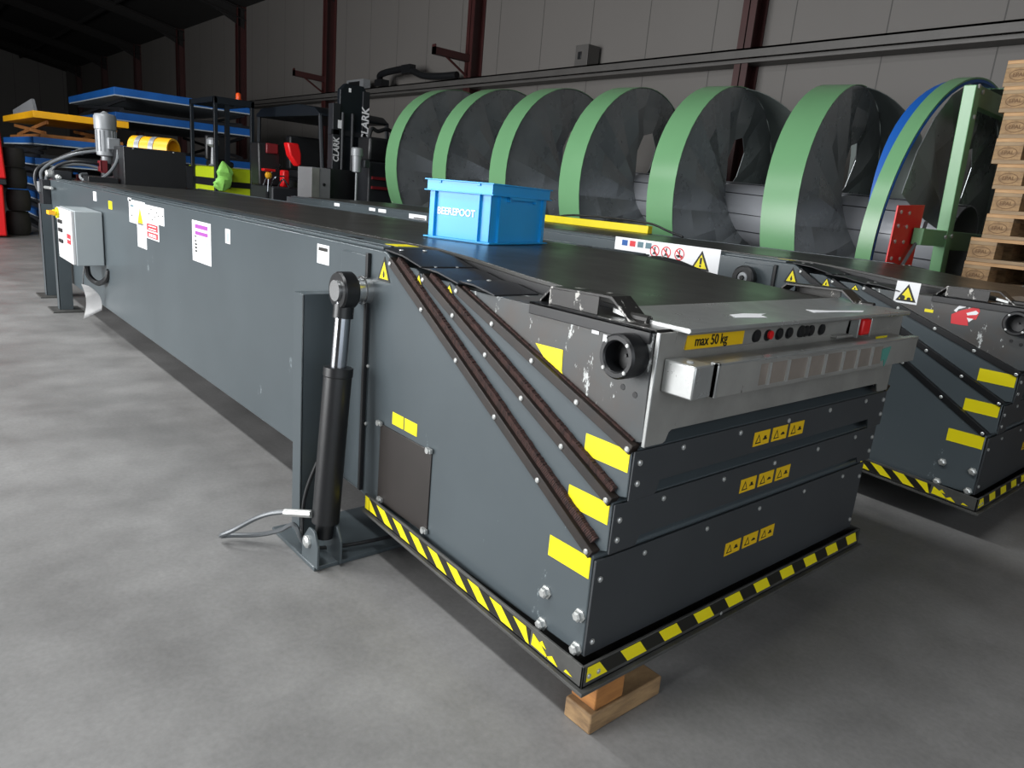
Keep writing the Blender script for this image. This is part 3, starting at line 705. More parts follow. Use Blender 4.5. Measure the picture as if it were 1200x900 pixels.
    for a in range(16):
        an = 2 * PI * a / 16
        c = B(); c.box((-6.92 + .074 * math.cos(an) - .004, 1.46 + .074 * math.sin(an) - .004, 1.2), (-6.92 + .074 * math.cos(an) + .006, 1.46 + .074 * math.sin(an) + .006, 1.365), 'motor'); c.build('cooling_fin', mo)
    q = B(); q.box((-6.87, 1.45, 1.22), (-6.80, 1.54, 1.31), 'motor'); q.build('terminal_box', mo, bevel=.008)
    q = B(); q.box((-7.08, 1.075, .953), (-6.92, 1.2, 1.02), 'darksteel'); q.lathe((-7.0, 1.1, .99), -Y, [(.028, 0), (.028, .06), (.02, .07)], 'zinc', 14); q.lathe((-7.05, 1.1, .97), X, [(.02, 0), (.02, .16), (.012, .165), (.012, .24)], 'zinc', 12); q.build('valve_block', bevel=.003)
    q = B(); q.box((-7.16, 1.0, .72), (-7.0, 1.058, .94), 'darksteel'); q.box((-7.14, .985, .84), (-7.06, 1.0, .92), 'motor'); q.cyl((-7.03, 1.02, .88), (-6.75, 1.03, .885), .012, 'zinc', 10); q.build('valve_block', bevel=.003)
    for P, mt in (([(-7.1, 1.02, .92), (-7.1, 1.02, 1.0), (-7.08, 1.1, 1.08), (-7.0, 1.25, 1.16), (-6.95, 1.40, 1.2)], 'hosegrey'),
                  ([(-7.05, 1.04, .92), (-7.05, 1.06, 1.0), (-7.02, 1.15, 1.06), (-6.98, 1.3, 1.08), (-6.95, 1.42, 1.06)], 'hosegrey'),
                  ([(-7.12, 1.02, .8), (-7.15, .98, .9), (-7.14, 1.0, 1.02), (-7.1, 1.12, 1.1), (-7.0, 1.3, 1.2), (-6.96, 1.42, 1.22)], 'hoseblack'),
                  ([(-7.0, 1.07, 1.0), (-6.97, 1.12, 1.06), (-6.92, 1.22, 1.1), (-6.9, 1.36, 1.1), (-6.92, 1.42, 1.08)], 'hoseblack'),
                  ([(-6.88, 1.30, 1.01), (-6.85, 1.25, 1.0), (-6.82, 1.26, .965), (-6.75, 1.34, .97), (-6.7, 1.42, 1.03), (-6.68, 1.48, 1.13), (-6.7, 1.50, 1.22)], 'hosegrey'),
                  ([(-7.07, 1.03, .75), (-7.12, .99, .6), (-7.1, 1.0, .4), (-7.05, 1.1, .3)], 'hoseblack')):
        q = B(); q.tube(smooth_path(P, 6), .013, mt, 8); q.build('hydraulic_hose')

def details_far(root, B, bolt):
    # numbers below are in the shared layout of the two conveyors (root offset is added by B)
    dx, dy = -.13, 0.0
    y = 1.0598
    def R(q, x0, z0, x1, z1, mt, off=0, t=.0005): q.rect((dx, y, 0), SIDE, x0, z0, x1, z1, t, mt, off)
    q = B(); R(q, -2.71, .845, -2.03, .967, 'white', 0, .001)
    for i, c in enumerate(('blue', 'redink', 'teal', 'teal')): R(q, -2.66 + i * .055, .925, -2.62 + i * .055, .955, c, .001)
    q.build('safety_notice')
    for i, x in enumerate((-2.43, -2.355, -2.27)):
        q = B(); o = (x + dx, y, .918)
        ring(q, o, SIDE, .031, .006, 'redink', .001)
        q.rect(o, SIDE, -.004, -.018, .004, .012, .0005, 'ink', .001); disc(q, (x + dx, y, .918 + .017), SIDE, .005, 'ink', .001)
        q.plate(o, SIDE, [(-.014, -.02), (-.009, -.02), (.002, 0), (-.003, 0)], .0005, 'ink', .001); q.plate(o, SIDE, [(.014, -.02), (.009, -.02), (-.002, 0), (.003, 0)], .0005, 'ink', .001)
        if i == 2: q.rect(o, SIDE, -.02, -.012, .02, -.004, .0005, 'ink', .001)
        q.plate(o, SIDE, [(-.024, .018), (-.019, .023), (.024, -.018), (.019, -.023)], .0005, 'redink', .0015)
        q.build('prohibition_sign')
    q = B(); tri_sign(q, (-2.135 + dx, y, .855), SIDE, .11, .097, .001); q.rect((-2.135 + dx, y, .855), SIDE, -.006, .03, .006, .062, .0005, 'ink', .0027); disc(q, (-2.135 + dx, y, .876), SIDE, .006, 'ink', .0027)
    q.build('warning_triangle')
    # wheel hub on the side
    q = B(); q.lathe((-1.85 + dx, 1.06, .858), -Y, [(.03, 0), (.03, .03), (.052, .032), (.056, .04), (.056, .066), (.048, .072), (.03, .072), (.028, .068), (.012, .07), (.010, .08)], 'black', 28); wh = q.build('hub_wheel')
    c = B(); c.lathe((-1.85 + dx, .993, .858), -Y, [(.026, 0), (.024, .004), (.006, .006)], 'motor', 18); c.build('hub_cap', wh)
    # head stickers
    y = 1.0998
    q = B(); R(q, -1.213, .848, -1.122, .934, 'white', 0, .001); tri_sign(q, (-1.166 + dx, y, .856), SIDE, .078, .07, .001); disc(q, (-1.180 + dx, y, .87), SIDE, .010, 'ink', .0027); disc(q, (-1.155 + dx, y, .866), SIDE, .008, 'ink', .0027); q.build('warning_sticker')
    q = B(); q.plate((dx, y, 0), SIDE, [(-.985, .80), (-.99, .835), (-.96, .855), (-.93, .868), (-.905, .882), (-.897, .86), (-.903, .83), (-.93, .822), (-.925, .802), (-.95, .80)], .001, 'redink')
    q.plate((dx, y, 0), SIDE, [(-.985, .85), (-.97, .872), (-.945, .877), (-.948, .868), (-.97, .858), (-.975, .845)], .001, 'white'); q.plate((dx, y, 0), SIDE, [(-.94, .848), (-.91, .862), (-.90, .855), (-.905, .847), (-.935, .84)], .0004, 'white', .001); q.plate((dx, y, 0), SIDE, [(-.935, .83), (-.912, .83), (-.925, .815)], .0004, 'white', .001)
    q.build('torn_sticker')
    q = B(); q.rect((dx, y, 0), SIDE, -1.088, .828, -1.056, .84, .001, 'yellow'); q.build('yellow_label')
    # white tags along the side
    y = 1.0598
    for x0, x1, z0, z1 in ((-6.05, -5.95, .918, .945), (-5.43, -5.33, .92, .945), (-5.28, -5.16, .918, .945), (-4.82, -4.58, .905, .94)):
        q = B(); R(q, x0, z0, x1, z1, 'white', 0, .001)
        if x0 > -5: R(q, -4.75, .908, -4.6, .916, 'ink', .001)
        q.build('white_label')
    # yellow bar lying along the far edge, part of the frame
    q = B(); q.box((-6.3, 2.20, .957), (-3.55, 2.25, 1.012), 'yellowpaint'); q.build('yellow_guard_bar', bevel=.003)
    q = B(); q.tube(smooth_path([(-4.6, 2.26, 1.0), (-4.4, 2.27, 1.03), (-4.0, 2.27, 1.04), (-3.6, 2.26, 1.03), (-3.4, 2.24, .99), (-3.25, 2.22, .962)], 5), .008, 'hoseblack', 8); q.build('cable')

conveyor((0, 0, 0), 0, 'long grey telescopic belt conveyor in front with a blue crate standing on its belt')
conveyor((.13, 2.01, 0), 1, 'grey telescopic belt conveyor behind the front one, cut by the right edge of the photo')

def paper():
    root = thing('paper_sheet', (-5.25, .96, .30), 'curled white paper sheet hanging below the control cabinet', 'paper')
    def strip(t):
        return Vector((-5.25 - .05 * math.sin(t * 2.6), .925 + .03 * math.sin(t * 3.0), .355 - .23 * t))
    vs = []; n = 10
    for i in range(n):
        t = i / (n - 1); p = strip(t); w = .035 + .075 * t ** .7
        vs += [p, p + Vector((.02 - .03 * t, w, .06 * t - .01)), p + Vector((.0205 - .03 * t, w, .06 * t - .0085)), p + Vector((.0008, 0, .0012))]
    q = MB(); q.add(vs, [(4 * i + j, 4 * (i + 1) + j, 4 * (i + 1) + (j + 1) % 4, 4 * i + (j + 1) % 4) for i in range(n - 1) for j in range(4)] + [(0, 1, 2, 3), (4 * n - 1, 4 * n - 2, 4 * n - 3, 4 * n - 4)], 'paper')
    q.build('sheet', root, smooth=60)
    q = MB(); q.tube([(-5.25, .935, .352), (-5.25, .94, .42), (-5.25, .95, .474)], .003, 'hoseblack', 6); q.build('cord', root)
paper()

# ------------------------------------------------------------------ wooden blocks under the front corner
q = MB(); q.box((-.925, 1.065, 0), (-.845, 1.31, .05), 'woodB')
solo(q, 'wood_block', (-.885, 1.19, 0), 'pale squared timber lying on the floor under the conveyor corner', 'wood block', bevel=.004)
q = MB(); q.prism([(-.925, .05), (-.852, .05), (-.852, .1120), (-.925, .1135)], 'y', 1.082, 1.175, 'woodA')
solo(q, 'wood_block', (-.885, 1.13, .05), 'short orange-brown wood block on top of the pale timber, under the striped tray', 'wood block', bevel=.003)

# ------------------------------------------------------------------ blue crate
def crate():
    a = math.radians(18.0)
    root = thing('plastic_crate', (-2.09, 1.72, .958), 'bright blue plastic stacking crate with white lettering, on the front belt', 'crate', rot=0)
    U = Vector((math.cos(a), math.sin(a), 0)); W = Vector((-math.sin(a), math.cos(a), 0))
    base = Vector((-1.935, 1.556, .958))   # near corner; -U is the short lettered face, +W the side with the handle
    L1, L2, H = .285, .405, .205
    def P(u, w, z): return base - U * u + W * w + Z * z
    class C(MB):
        def ob(s, u0, u1, w0, w1, z0, z1, mt='crate', tp=0.0):
            vs = []
            for (z, e) in ((z0, 0), (z1, tp)):
                vs += [P(u0 - e, w0 - e, z), P(u1 + e, w0 - e, z), P(u1 + e, w1 + e, z), P(u0 - e, w1 + e, z)]
            return s.add(vs, [(3, 2, 1, 0), (4, 5, 6, 7), (0, 1, 5, 4), (1, 2, 6, 5), (2, 3, 7, 6), (3, 0, 4, 7)], mt)
    m = C(); t = .004; i = .012
    m.ob(i, L1 - i, i, L2 - i, .006, .012)
    for u0, u1, w0, w1 in ((i, L1 - i, i, i + t), (i, L1 - i, L2 - i - t, L2 - i), (i, i + t, i, L2 - i), (L1 - i - t, L1 - i, i, L2 - i)):
        m.ob(u0, u1, w0, w1, .006, H - .002)
    m.build('tub', root, bevel=.0015)
    f = C(); f.ob(0, L1, 0, L2, .004, .009); f.ob(.012, L1 - .012, .012, L2 - .012, 0, .004); f.build('foot_rim', root, bevel=.001)
    r = C()
    for z0, z1 in ((H - .004, H), (H - .040, H - .036)):
        for u0, u1, w0, w1 in ((-.003, L1 + .003, -.003, i + t), (-.003, L1 + .003, L2 - i - t, L2 + .003), (-.003, i + t, i, L2 - i), (L1 - i - t, L1 + .003, i, L2 - i)):
            r.ob(u0, u1, w0, w1, z0, z1)
    for u in (.06, L1 - .06): r.ob(u - .006, u + .006, 0, i, H - .012, H - .004)
    for u0, u1, w0, w1 in ((.004, L1 - .004, .004, .007), (.004, .007, .004, L2 - .004), (L1 - .007, L1 - .004, .004, L2 - .004), (.004, L1 - .004, L2 - .007, L2 - .004)):
        r.ob(u0, u1, w0, w1, H - .038, H - .003)
    r.build('rim', root, bevel=.0008)
    for u in (.055, L1 - .04):
        for w0, w1 in ((.001, i), (L2 - i, L2 - .001)):
            b = C(); b.ob(u - .002, u + .002, w0, w1, .009, H - .038); b.build('rib', root)
    for w in (.055, L2 - .05):
        for u0, u1 in ((.001, i), (L1 - i, L1 - .001)):
            b = C(); b.ob(u0, u1, w - .002, w + .002, .009, H - .038); b.build('rib', root)
    for u0, u1 in ((-.002, i), (L1 - i, L1 + .002)):
        b = C(); b.ob(u0, u1, .11, L2 - .11, H - .050, H - .038); b.ob(u0, u1, .11, .118, H - .058, H - .04); b.ob(u0, u1, L2 - .118, L2 - .11, H - .058, H - .04)
        b.build('handle', root, bevel=.001)
    tx = MB(); text_polys('BEEREPOOT', .034, (U, Z, -W), P(L1 / 2 + .012, i - .0014, .098), 'white', tx, sx=.88, bold=.0006)
    tx.build('lettering', root)
crate()
# ------------------------------------------------------------------ spiral chute lying on its side behind the conveyors
def spiral():
    AY, TH, RR, PP, S0, W, ZC = 5.85, -.013, 1.076, 1.076, -7.994, .272, .996
    root = thing('spiral_chute', (-4.5, 5.9, 0), 'long spiral chute lying on its side, galvanised turns with broad green rims', 'spiral chute')
    d = Vector((math.cos(TH), math.sin(TH), -.043)).normalized(); n = Vector((-math.sin(TH), math.cos(TH), 0)); up = d.cross(n).normalized()
    def P(s, r, ph): return Vector((0, AY, ZC)) + d * s - n * (r * math.cos(ph)) + up * (r * math.sin(ph))
    # central column with lapped plate seams
    c = MB(); NS = 32; rc = .275; s0, s1 = -8.35, -1.92
    c.lathe(P(s0, 0, 0), d, [(rc, 0), (rc, s1 - s0), (rc - .01, s1 - s0), (rc - .01, 0.0)], 'column', 36, closed=True)
    for a in (72, 40, 2, -28, 130, 200):
        an = math.radians(a)
        v = [P(s, r, an + da) for s in (s0, s1) for r, da in ((rc - .002, -.012), (rc + .004, -.012), (rc + .004, .012), (rc - .002, .012))]
        c.add(v, [(0, 1, 2, 3), (7, 6, 5, 4), (0, 4, 5, 1), (1, 5, 6, 2), (2, 6, 7, 3), (3, 7, 4, 0)], 'darksteel')
    c.build('column', root)
    def helix(k, a0, a1, step=10):
        return [math.radians(a) for a in range(a0, a1 + 1, step)]
    for k in range(0, 7):
        a0, a1 = (-90, 270) if k < 6 else (96, 270)
        sk = S0 + k * PP
        A = helix(k, a0, a1, 6)
        # rim: thin band, green outside, grey inside
        vs, fo, fi, fe = [], [], [], []
        m = MB(); N = len(A)
        for ph in A:
            s = sk - PP * ph / (2 * PI)
            vs += [P(s, RR, ph), P(s - W, RR, ph), P(s, RR - .006, ph), P(s - W, RR - .006, ph)]
        for i in range(N - 1):
            a, b = 4 * i, 4 * (i + 1)
            fo.append((a, b, b + 1, a + 1)); fi.append((a + 3, b + 3, b + 2, a + 2)); fe += [(a + 2, b + 2, b, a), (a + 1, b + 1, b + 3, a + 3)]
        fe += [(0, 1, 3, 2), (4 * N - 2, 4 * N - 1, 4 * N - 3, 4 * N - 4)]
        m.v = vs; m.f = fo + fi + fe; m.mats = ['green', 'green_in']; m.m = [0] * len(fo) + [1] * len(fi) + [0] * len(fe)
        ro = m.build('rim', root, smooth=40)
        # flight: creased sheet segments from the column to the rim edge, with a cut-out over the column
        A = helix(k, a0 if k < 6 else 15, a1, 15); N = len(A)
        rnd = random.Random(k * 3 + 1)
        rad = (0.0, .33, .66, 1.0)
        vs = []
        for i, ph in enumerate(A):
            deg = math.degrees(ph)
            s = sk - PP * ph / (2 * PI) if k < 6 else -1.97 - .3 * (deg - 20) / 250
            rin = .275
            if 62 < deg < 148: rin = .275 + .42 * math.sin((deg - 62) / 86 * PI) * (1 if k < 6 else 1.0)
            amp = rnd.uniform(.008, .04) * (1 if i % 2 else -1)
            for t in rad:
                r = rin + (RR - .004 - rin) * t
                j = 0 if t in (0.0, 1.0) else amp * (1 if t < .5 else .8)
                vs.append(P(s - .012 + j, r, ph))
        off = len(vs)
        vs += [p - d * .004 for p in vs]
        fs = []
        R = len(rad)
        for i in range(N - 1):
            for j in range(R - 1):
                q = (i * R + j, (i + 1) * R + j, (i + 1) * R + j + 1, i * R + j + 1)
                fs.append(q); fs.append(tuple(x + off for x in q[::-1]))
        for i in range(N - 1):
            for j in (0, R - 1): fs.append((i * R + j, (i + 1) * R + j, off + (i + 1) * R + j, off + i * R + j))
        for i in (0, N - 1):
            for j in range(R - 1): fs.append((i * R + j, i * R + j + 1, off + i * R + j + 1, off + i * R + j))
        m = MB(); m.add(vs, fs, 'galv'); m.build('flight', root, smooth=5)
        # rivets low on the near side of the rim
        if k < 6:
            for (da, ds) in ((-22, .04), (-23, .19), (-24, .235 - .01)):
                ph = math.radians(da); s = sk - PP * ph / (2 * PI) - W + ds
                b = MB(); b.lathe(P(s, RR, ph), P(s, RR + 1, ph) - P(s, RR, ph), [(.010, 0), (.010, .004), (.005, .006)], 'zinc', 8); b.build('rivet', ro)
    # dark sheets lining the far side between the last turns
    for k, e, b0 in ((3, .16, 120), (4, .40, 90), (5, .34, 90)):
        m = MB(); A = helix(k, b0, 240, 6); vs = []
        for ph in A:
            s = S0 + k * PP - PP * ph / (2 * PI)
            e_ = e * min(1.0, (math.degrees(ph) - b0 + 2) / 45)
            for s_, r in ((s + .001, RR - .008), (s + e_, RR - .008), (s + e_, RR - .014), (s + .001, RR - .014)): vs.append(P(s_, r, ph))
        N = len(A)
        m.add(vs, [(4 * i + j, 4 * (i + 1) + j, 4 * (i + 1) + (j + 1) % 4, 4 * i + (j + 1) % 4) for i in range(N - 1) for j in range(4)] + [(0, 1, 2, 3), (4 * N - 1, 4 * N - 2, 4 * N - 3, 4 * N - 4)], 'green_in')
        m.build('lining_sheet', root, smooth=40)
    # end ring with blue lining, and its green stand
    SE = -2.04
    RR = 1.09
    m = MB(); m.lathe(P(SE - .10, 0, 0), d, [(RR + .02, 0), (RR + .02, .10), (RR + .008, .10), (RR + .008, 0)], 'green', 72, closed=True); m.build('end_ring', root, smooth=40)
    m = MB(); vs = []; N = 73
    for i in range(N):
        a = 2 * PI * i / (N - 1); deg = math.degrees(a)
        lw = .09 + .08 * max(0.0, math.sin(min(1.0, max(0.0, (deg - 5) / 82)) * PI))
        for s_, r in ((SE + .003, RR + .006), (SE - lw, RR + .006), (SE - lw, RR - .012), (SE + .003, RR - .012)): vs.append(P(s_, r, a))
    m.add(vs, [(4 * i + j, 4 * (i + 1) + j, 4 * (i + 1) + (j + 1) % 4, 4 * i + (j + 1) % 4) for i in range(N - 1) for j in range(4)], 'blueliner'); m.build('blue_liner', root, smooth=40)
    def beam(nm, p, q, w, h):
        p, q = Vector(p), Vector(q); t = (q - p).normalized(); u = X; v = t.cross(u).normalized(); u = v.cross(t)
        vs = [c + u * a * w + v * b * h for c in (p, q) for a, b in ((-.5, -.5), (.5, -.5), (.5, .5), (-.5, .5))]
        m = MB(); m.add(vs, [(3, 2, 1, 0), (4, 5, 6, 7), (0, 1, 5, 4), (1, 2, 6, 5), (2, 3, 7, 6), (3, 0, 4, 7)], 'green'); return m.build(nm, root, bevel=.004)
    xf = -1.80
    po = beam('stand_post', (xf, 5.29, 0.0), (xf, 5.09, 2.02), .07, .09)
    beam('stand_beam', (xf - .01, 5.13, 1.97), (xf - .01, 6.9, 1.97), .06, .12)
    beam('stand_beam', (xf - .01, 5.22, 1.10), (xf - .01, 6.9, 1.10), .06, .12)
    beam('stand_beam', (xf + .0, 4.76, 1.11), (xf + .0, 5.14, 1.11), .06, .10)
    beam('stand_post', (xf, 6.9, 0.0), (xf, 6.86, 2.05), .07, .09)
    for yy, zz in ((5.08, 2.01), (5.16, 1.99), (5.11, 1.84), (5.10, 1.12), (5.20, 1.13)):
        b = MB(); b.lathe((xf + .034, yy, zz), X, [(.014, 0), (.014, .01), (.008, .012)], 'zinc', 8); b.build('bolt', po)
    m = MB(); m.prism([(4.50, .75), (4.88, .75), (4.88, 1.30), (4.50, 1.275)], 'x', xf - .05, xf - .04, 'red'); rp = m.build('red_plate', root, bevel=.002)
    for yy in (4.55, 4.67):
        for zz in (1.24, 1.16, 1.07, .97):
            b = MB(); b.lathe((xf - .04, yy, zz), X, [(.012, 0), (.012, .006), (.007, .008)], 'zinc', 8); b.build('rivet', rp)
    m = MB(); m.tube(smooth_path([(xf - .02, 4.90, 1.20), (xf - .01, 4.84, 1.12), (xf, 4.72, 1.03), (xf, 4.6, .9)], 6), .011, 'hosegrey', 8); m.build('cable', root)
    # legs carrying the spiral
    for s in (-7.7, -4.9, -2.5):
        b = MB()
        for yy in (5.25, 6.05): b.box((s - .04, yy - .04, 0), (s + .04, yy + .04, ZC - .043 * s - rc + .05), 'darksteel')
        b.box((s - .04, 5.25, ZC - .043 * s - rc - .06), (s + .04, 6.05, ZC - .043 * s - rc + .01), 'darksteel')
        b.build('cradle', root)
spiral()
# blue board leaning in the gap behind the spiral
q = MB(); q.prism([(6.02, 0), (6.30, 0), (6.30, 1.36), (6.16, 1.40), (6.02, 1.30)], 'x', -1.745, -1.715, 'blue')
solo(q, 'blue_board', (-1.73, 6.16, 0), 'upright blue board behind the green stand, left of the pallet stack', 'board', bevel=.003)
q = MB(); q.prism([(0, 0), (.75, 0), (.75, 1.9), (0, 1.9)], 'x', 0, .04, 'blue'); q.prism([(0, 0), (.02, 0), (.02, 1.9), (0, 1.9)], 'x', -.03, .07, 'blue'); q.prism([(.73, 0), (.75, 0), (.75, 1.9), (.73, 1.9)], 'x', -.03, .07, 'blue')
q.v = [Vector((-5.72 + p.x, 7.1 + p.y * .7, p.z)) for p in q.v]
solo(q, 'blue_sheet', (-5.7, 7.36, 0), 'blue panel seen through the hole in the middle turn of the spiral', 'panel', bevel=.002)

# ------------------------------------------------------------------ pallet stack
def pallet_proto():
    root = thing('pallet', (0, 0, 0), 'p', 'pallet', 'euro pallets in the stack')
    for i, (y0, w) in enumerate(((0, .145), (.19, .1), (.3275, .145), (.51, .1), (.655, .145))):
        m = MB(); m.box((0, y0, .122), (1.2, y0 + w, .142), 'wood'); m.build('deck_board', root, bevel=.002)
    for x0 in (0, .5275, 1.055):
        m = MB(); m.box((x0, 0, .100), (x0 + .145, .8, .122), 'wood2'); m.build('stringer_board', root, bevel=.002)
        for y0 in (0, .3275, .655):
            m = MB(); m.box((x0, y0, .022), (x0 + .145, y0 + .145, .100), 'woodB' if (x0 == 0) else 'wood'); b = m.build('block', root, bevel=.002)
            if x0 == 0 and y0 == 0:
                st = MB(); o = (.0725, -.0004, .061)
                for i in range(24):
                    a, c = 2 * PI * i / 24, 2 * PI * (i + 1) / 24
                    st.plate(o, SIDE, [(.05 * math.cos(a), .030 * math.sin(a)), (.05 * math.cos(c), .030 * math.sin(c)), (.046 * math.cos(c), .026 * math.sin(c)), (.046 * math.cos(a), .026 * math.sin(a))], .0005, 'burn')
                text_polys('EPAL', .030, SIDE, (.0725, -.0008, .061), 'burn', st, bold=.0006)
                st.build('brand_mark', b)
    for y0, w in ((0, .1), (.35, .1), (.7, .1)):
        m = MB(); m.box((0, y0, 0), (1.2, y0 + w, .022), 'wood2'); m.build('bottom_board', root, bevel=.002)
    return root
def copy_tree(o, parent=None):
    c = o.copy(); COL.objects.link(c)
    if parent: c.parent = parent
    for ch in list(o.children): copy_tree(ch, c)
    return c
pp = pallet_proto()
ordn = ['lowest', 'second from the bottom', 'third from the bottom', 'fourth from the bottom', 'fifth from the bottom', 'sixth from the bottom', 'seventh from the bottom', 'eighth from the top',
        'seventh from the top', 'sixth from the top', 'fifth from the top', 'fourth from the top', 'third from the top', 'second from the top', 'topmost']
jit = [0, .01, -.005, .004, .0, -.01, -.03, -.025, .03, .04, .02, -.015, -.01, -.04, -.055]
for i in range(15):
    o = pp if i == 0 else copy_tree(pp)
    o.location = (-1.56 + jit[i], 5.0 + random.uniform(-.008, .008), i * .142)
    o['label'] = 'wooden pallet, %s in the stack at the right edge' % ordn[i]

# ------------------------------------------------------------------ things at the far end of the hall
def box_solo(name, a, b, mt, label, cat, **k):
    q = MB(); q.box(a, b, mt); return solo(q, name, ((a[0] + b[0]) / 2, (a[1] + b[1]) / 2, min(a[2], b[2])), label, cat, **k)

# lift tables, stacked; x0 = front (+X) side
def lift_table(x0, x1, y0, y1, zb, zt, th, mt, label, group, scissor='darksteel', light=True):
    root = thing('lift_table', ((x0 + x1) / 2, (y0 + y1) / 2, zb), label, 'lift table', group)
    q = MB(); q.box((x1, y0, zt - th), (x0, y1, zt), mt)
    q.build('platform', root, bevel=.004)
    if light:
        q = MB(); q.box((x1 + .01, y0 + .004, zt - th - .018), (x0 - .004, y1 - .01, zt - th), 'paleedge'); q.build('safety_edge', root)
    lo = zb; hi = zt - th - .018
    for yy in (y0 + .14, y1 - .2):
        q = MB(); q.prism([(x0 - .15, lo + .04), (x0 - .15, lo + .09), (x1 + .15, hi), (x1 + .15, hi - .05)], 'y', yy, yy + .03, scissor); q.build('scissor_arm', root)
        q = MB(); q.prism([(x1 + .15, lo + .04), (x1 + .15, lo + .09), (x0 - .15, hi), (x0 - .15, hi - .05)], 'y', yy + .035, yy + .065, scissor); q.build('scissor_arm', root)
    q = MB(); q.box((x1 + .05, y0 + .08, lo), (x0 - .05, y1 - .08, lo + .05), scissor)
    q.build('base_frame', root)
    return root
zs = [0.0, .345, .60, .80, 1.08, 1.40]
names = ['lowest blue lift table on the floor beside the red machine', 'blue lift table second from the floor in the left stack', 'blue lift table third from the floor in the left stack',
         'blue lift table fourth from the floor in the left stack', 'blue lift table directly below the yellow one in the left stack']
tops = [.335, .59, .79, 1.09, 1.385]
zb = 0.0
for i, zt in enumerate(tops):
    lift_table(-12.9, -16.2, 1.78, 3.05, zb, zt, .09, 'blue', names[i], 'blue lift tables in the left stack'); zb = zt + .001
lift_table(-12.9, -16.2, 1.80, 3.05, zb, 1.745, .095, 'orange', 'yellow lift table on top of the left stack of blue ones', None, 'brownwood', False)
q = MB(); q.prism([(-13.2, 1.746), (-15.4, 1.746), (-15.4, 1.83), (-13.4, 1.93)], 'y', 1.86, 1.90, 'motor')
solo(q, 'metal_sheet', (-14.3, 1.88, 1.746), 'grey metal offcut standing on the yellow lift table', 'metal sheet')
zb = 0.0
n2 = ['blue lift table at the bottom of the right stack, behind the left stack', 'blue lift table second from the bottom of the right stack', 'blue lift table third from the bottom of the right stack',
      'blue lift table second from the top of the right stack', 'blue lift table on top of the right stack, highest of all']
for i, zt in enumerate((.4, .85, 1.35, 1.96, 2.36)):
    lift_table(-14.4, -18.3, 3.2, 5.6, zb, zt, .12, 'blue', n2[i], 'blue lift tables in the right stack'); zb = zt + .001
q = MB(); q.box((-16.6, 3.5, 2.361), (-16.0, 4.1, 2.45), 'brownwood'); solo(q, 'wooden_board', (-16.3, 3.8, 2.361), 'brown wooden block lying on the highest blue lift table', 'wood block', bevel=.01)
q = MB(); q.box((-17.4, 4.6, 2.361), (-16.6, 5.4, 2.46), 'motor'); solo(q, 'flat_box', (-17.0, 5.0, 2.361), 'pale flat box lying on the highest blue lift table', 'box', bevel=.01)

# red machine at the left edge
def red_machine():
    root = thing('red_machine', (-12.3, .95, 0), 'tall red machine cut by the left edge of the photo', 'machine')
    q = MB(); q.box((-12.75, .55, .02), (-12.05, 1.28, .70), 'red'); q.build('lower_body', root, bevel=.02)
    q = MB(); q.prism([(.55, .78), (1.33, .78), (1.30, 1.40), (1.22, 1.62), (.55, 1.70)], 'x', -12.75, -12.1, 'red'); q.build('upper_body', root, bevel=.02)
    q = MB(); q.box((-12.7, .6, .70), (-12.12, 1.33, .78), 'darksteel'); q.build('joint_frame', root, bevel=.01)
    q = MB(); q.box((-12.11, 1.10, .92), (-12.09, 1.22, 1.30), 'black'); q.build('side_slot', root)
    q = MB(); q.lathe((-12.08, 1.22, 1.42), X, [(.03, 0), (.03, .05), (.02, .06)], 'motor', 14); q.build('lamp', root)
red_machine()
rnd = random.Random(5)
for i, (y, z, r, lab) in enumerate(((1.50, .17, .17, 'dark rubber tyre lying lowest beside the red machine'), (1.52, .49, .15, 'dark rubber tyre second from the floor beside the red machine'),
                               (1.50, .79, .15, 'dark rubber tyre third from the floor beside the red machine'), (1.49, 1.07, .13, 'dark rubber tyre on top of the pile beside the red machine'))):
    q = MB(); prof = []
    for j in range(10):
        a = 2 * PI * j / 10; prof.append((.26 + (r * .8) * math.cos(a) * .55, r * math.sin(a)))
    q.lathe((-13.05 + .05 * (i % 2) + .45, y - .02, z), Z, [(p[0] * .46, p[1]) for p in prof], 'tyre', 24, closed=True)
    solo(q, 'tyre', (-12.6, y, z - r), lab, 'tyre', 'dark tyres piled beside the red machine', smooth=60)

# yellow drum behind the tank cover, on a dark steel crate
box_solo('steel_crate', (-8.6, 1.75, 0), (-7.8, 2.42, 1.155), 'darksteel', 'dark steel crate behind the black tank cover, under the yellow drum', 'crate', bevel=.01)
def drum():
    root = thing('yellow_drum', (-8.1, 2.15, 1.155), 'yellow drum with grey bands lying behind the black tank cover', 'drum')
    ax = Vector((.75, .66, 0)).normalized(); o = Vector((-8.26, 2.0, 1.155 + .125))
    q = MB(); q.lathe(o, ax, [(.12, 0), (.12, .42), (.10, .42), (.10, .30), (.02, .30), (.02, .0)], 'orange', 32, closed=True); q.build('shell', root)
    for t in (.07, .22):
        q = MB(); q.lathe(o + ax * t, ax, [(.119, 0), (.125, 0), (.125, .05), (.119, .05)], 'motor', 32, closed=True); q.build('band', root)
drum()

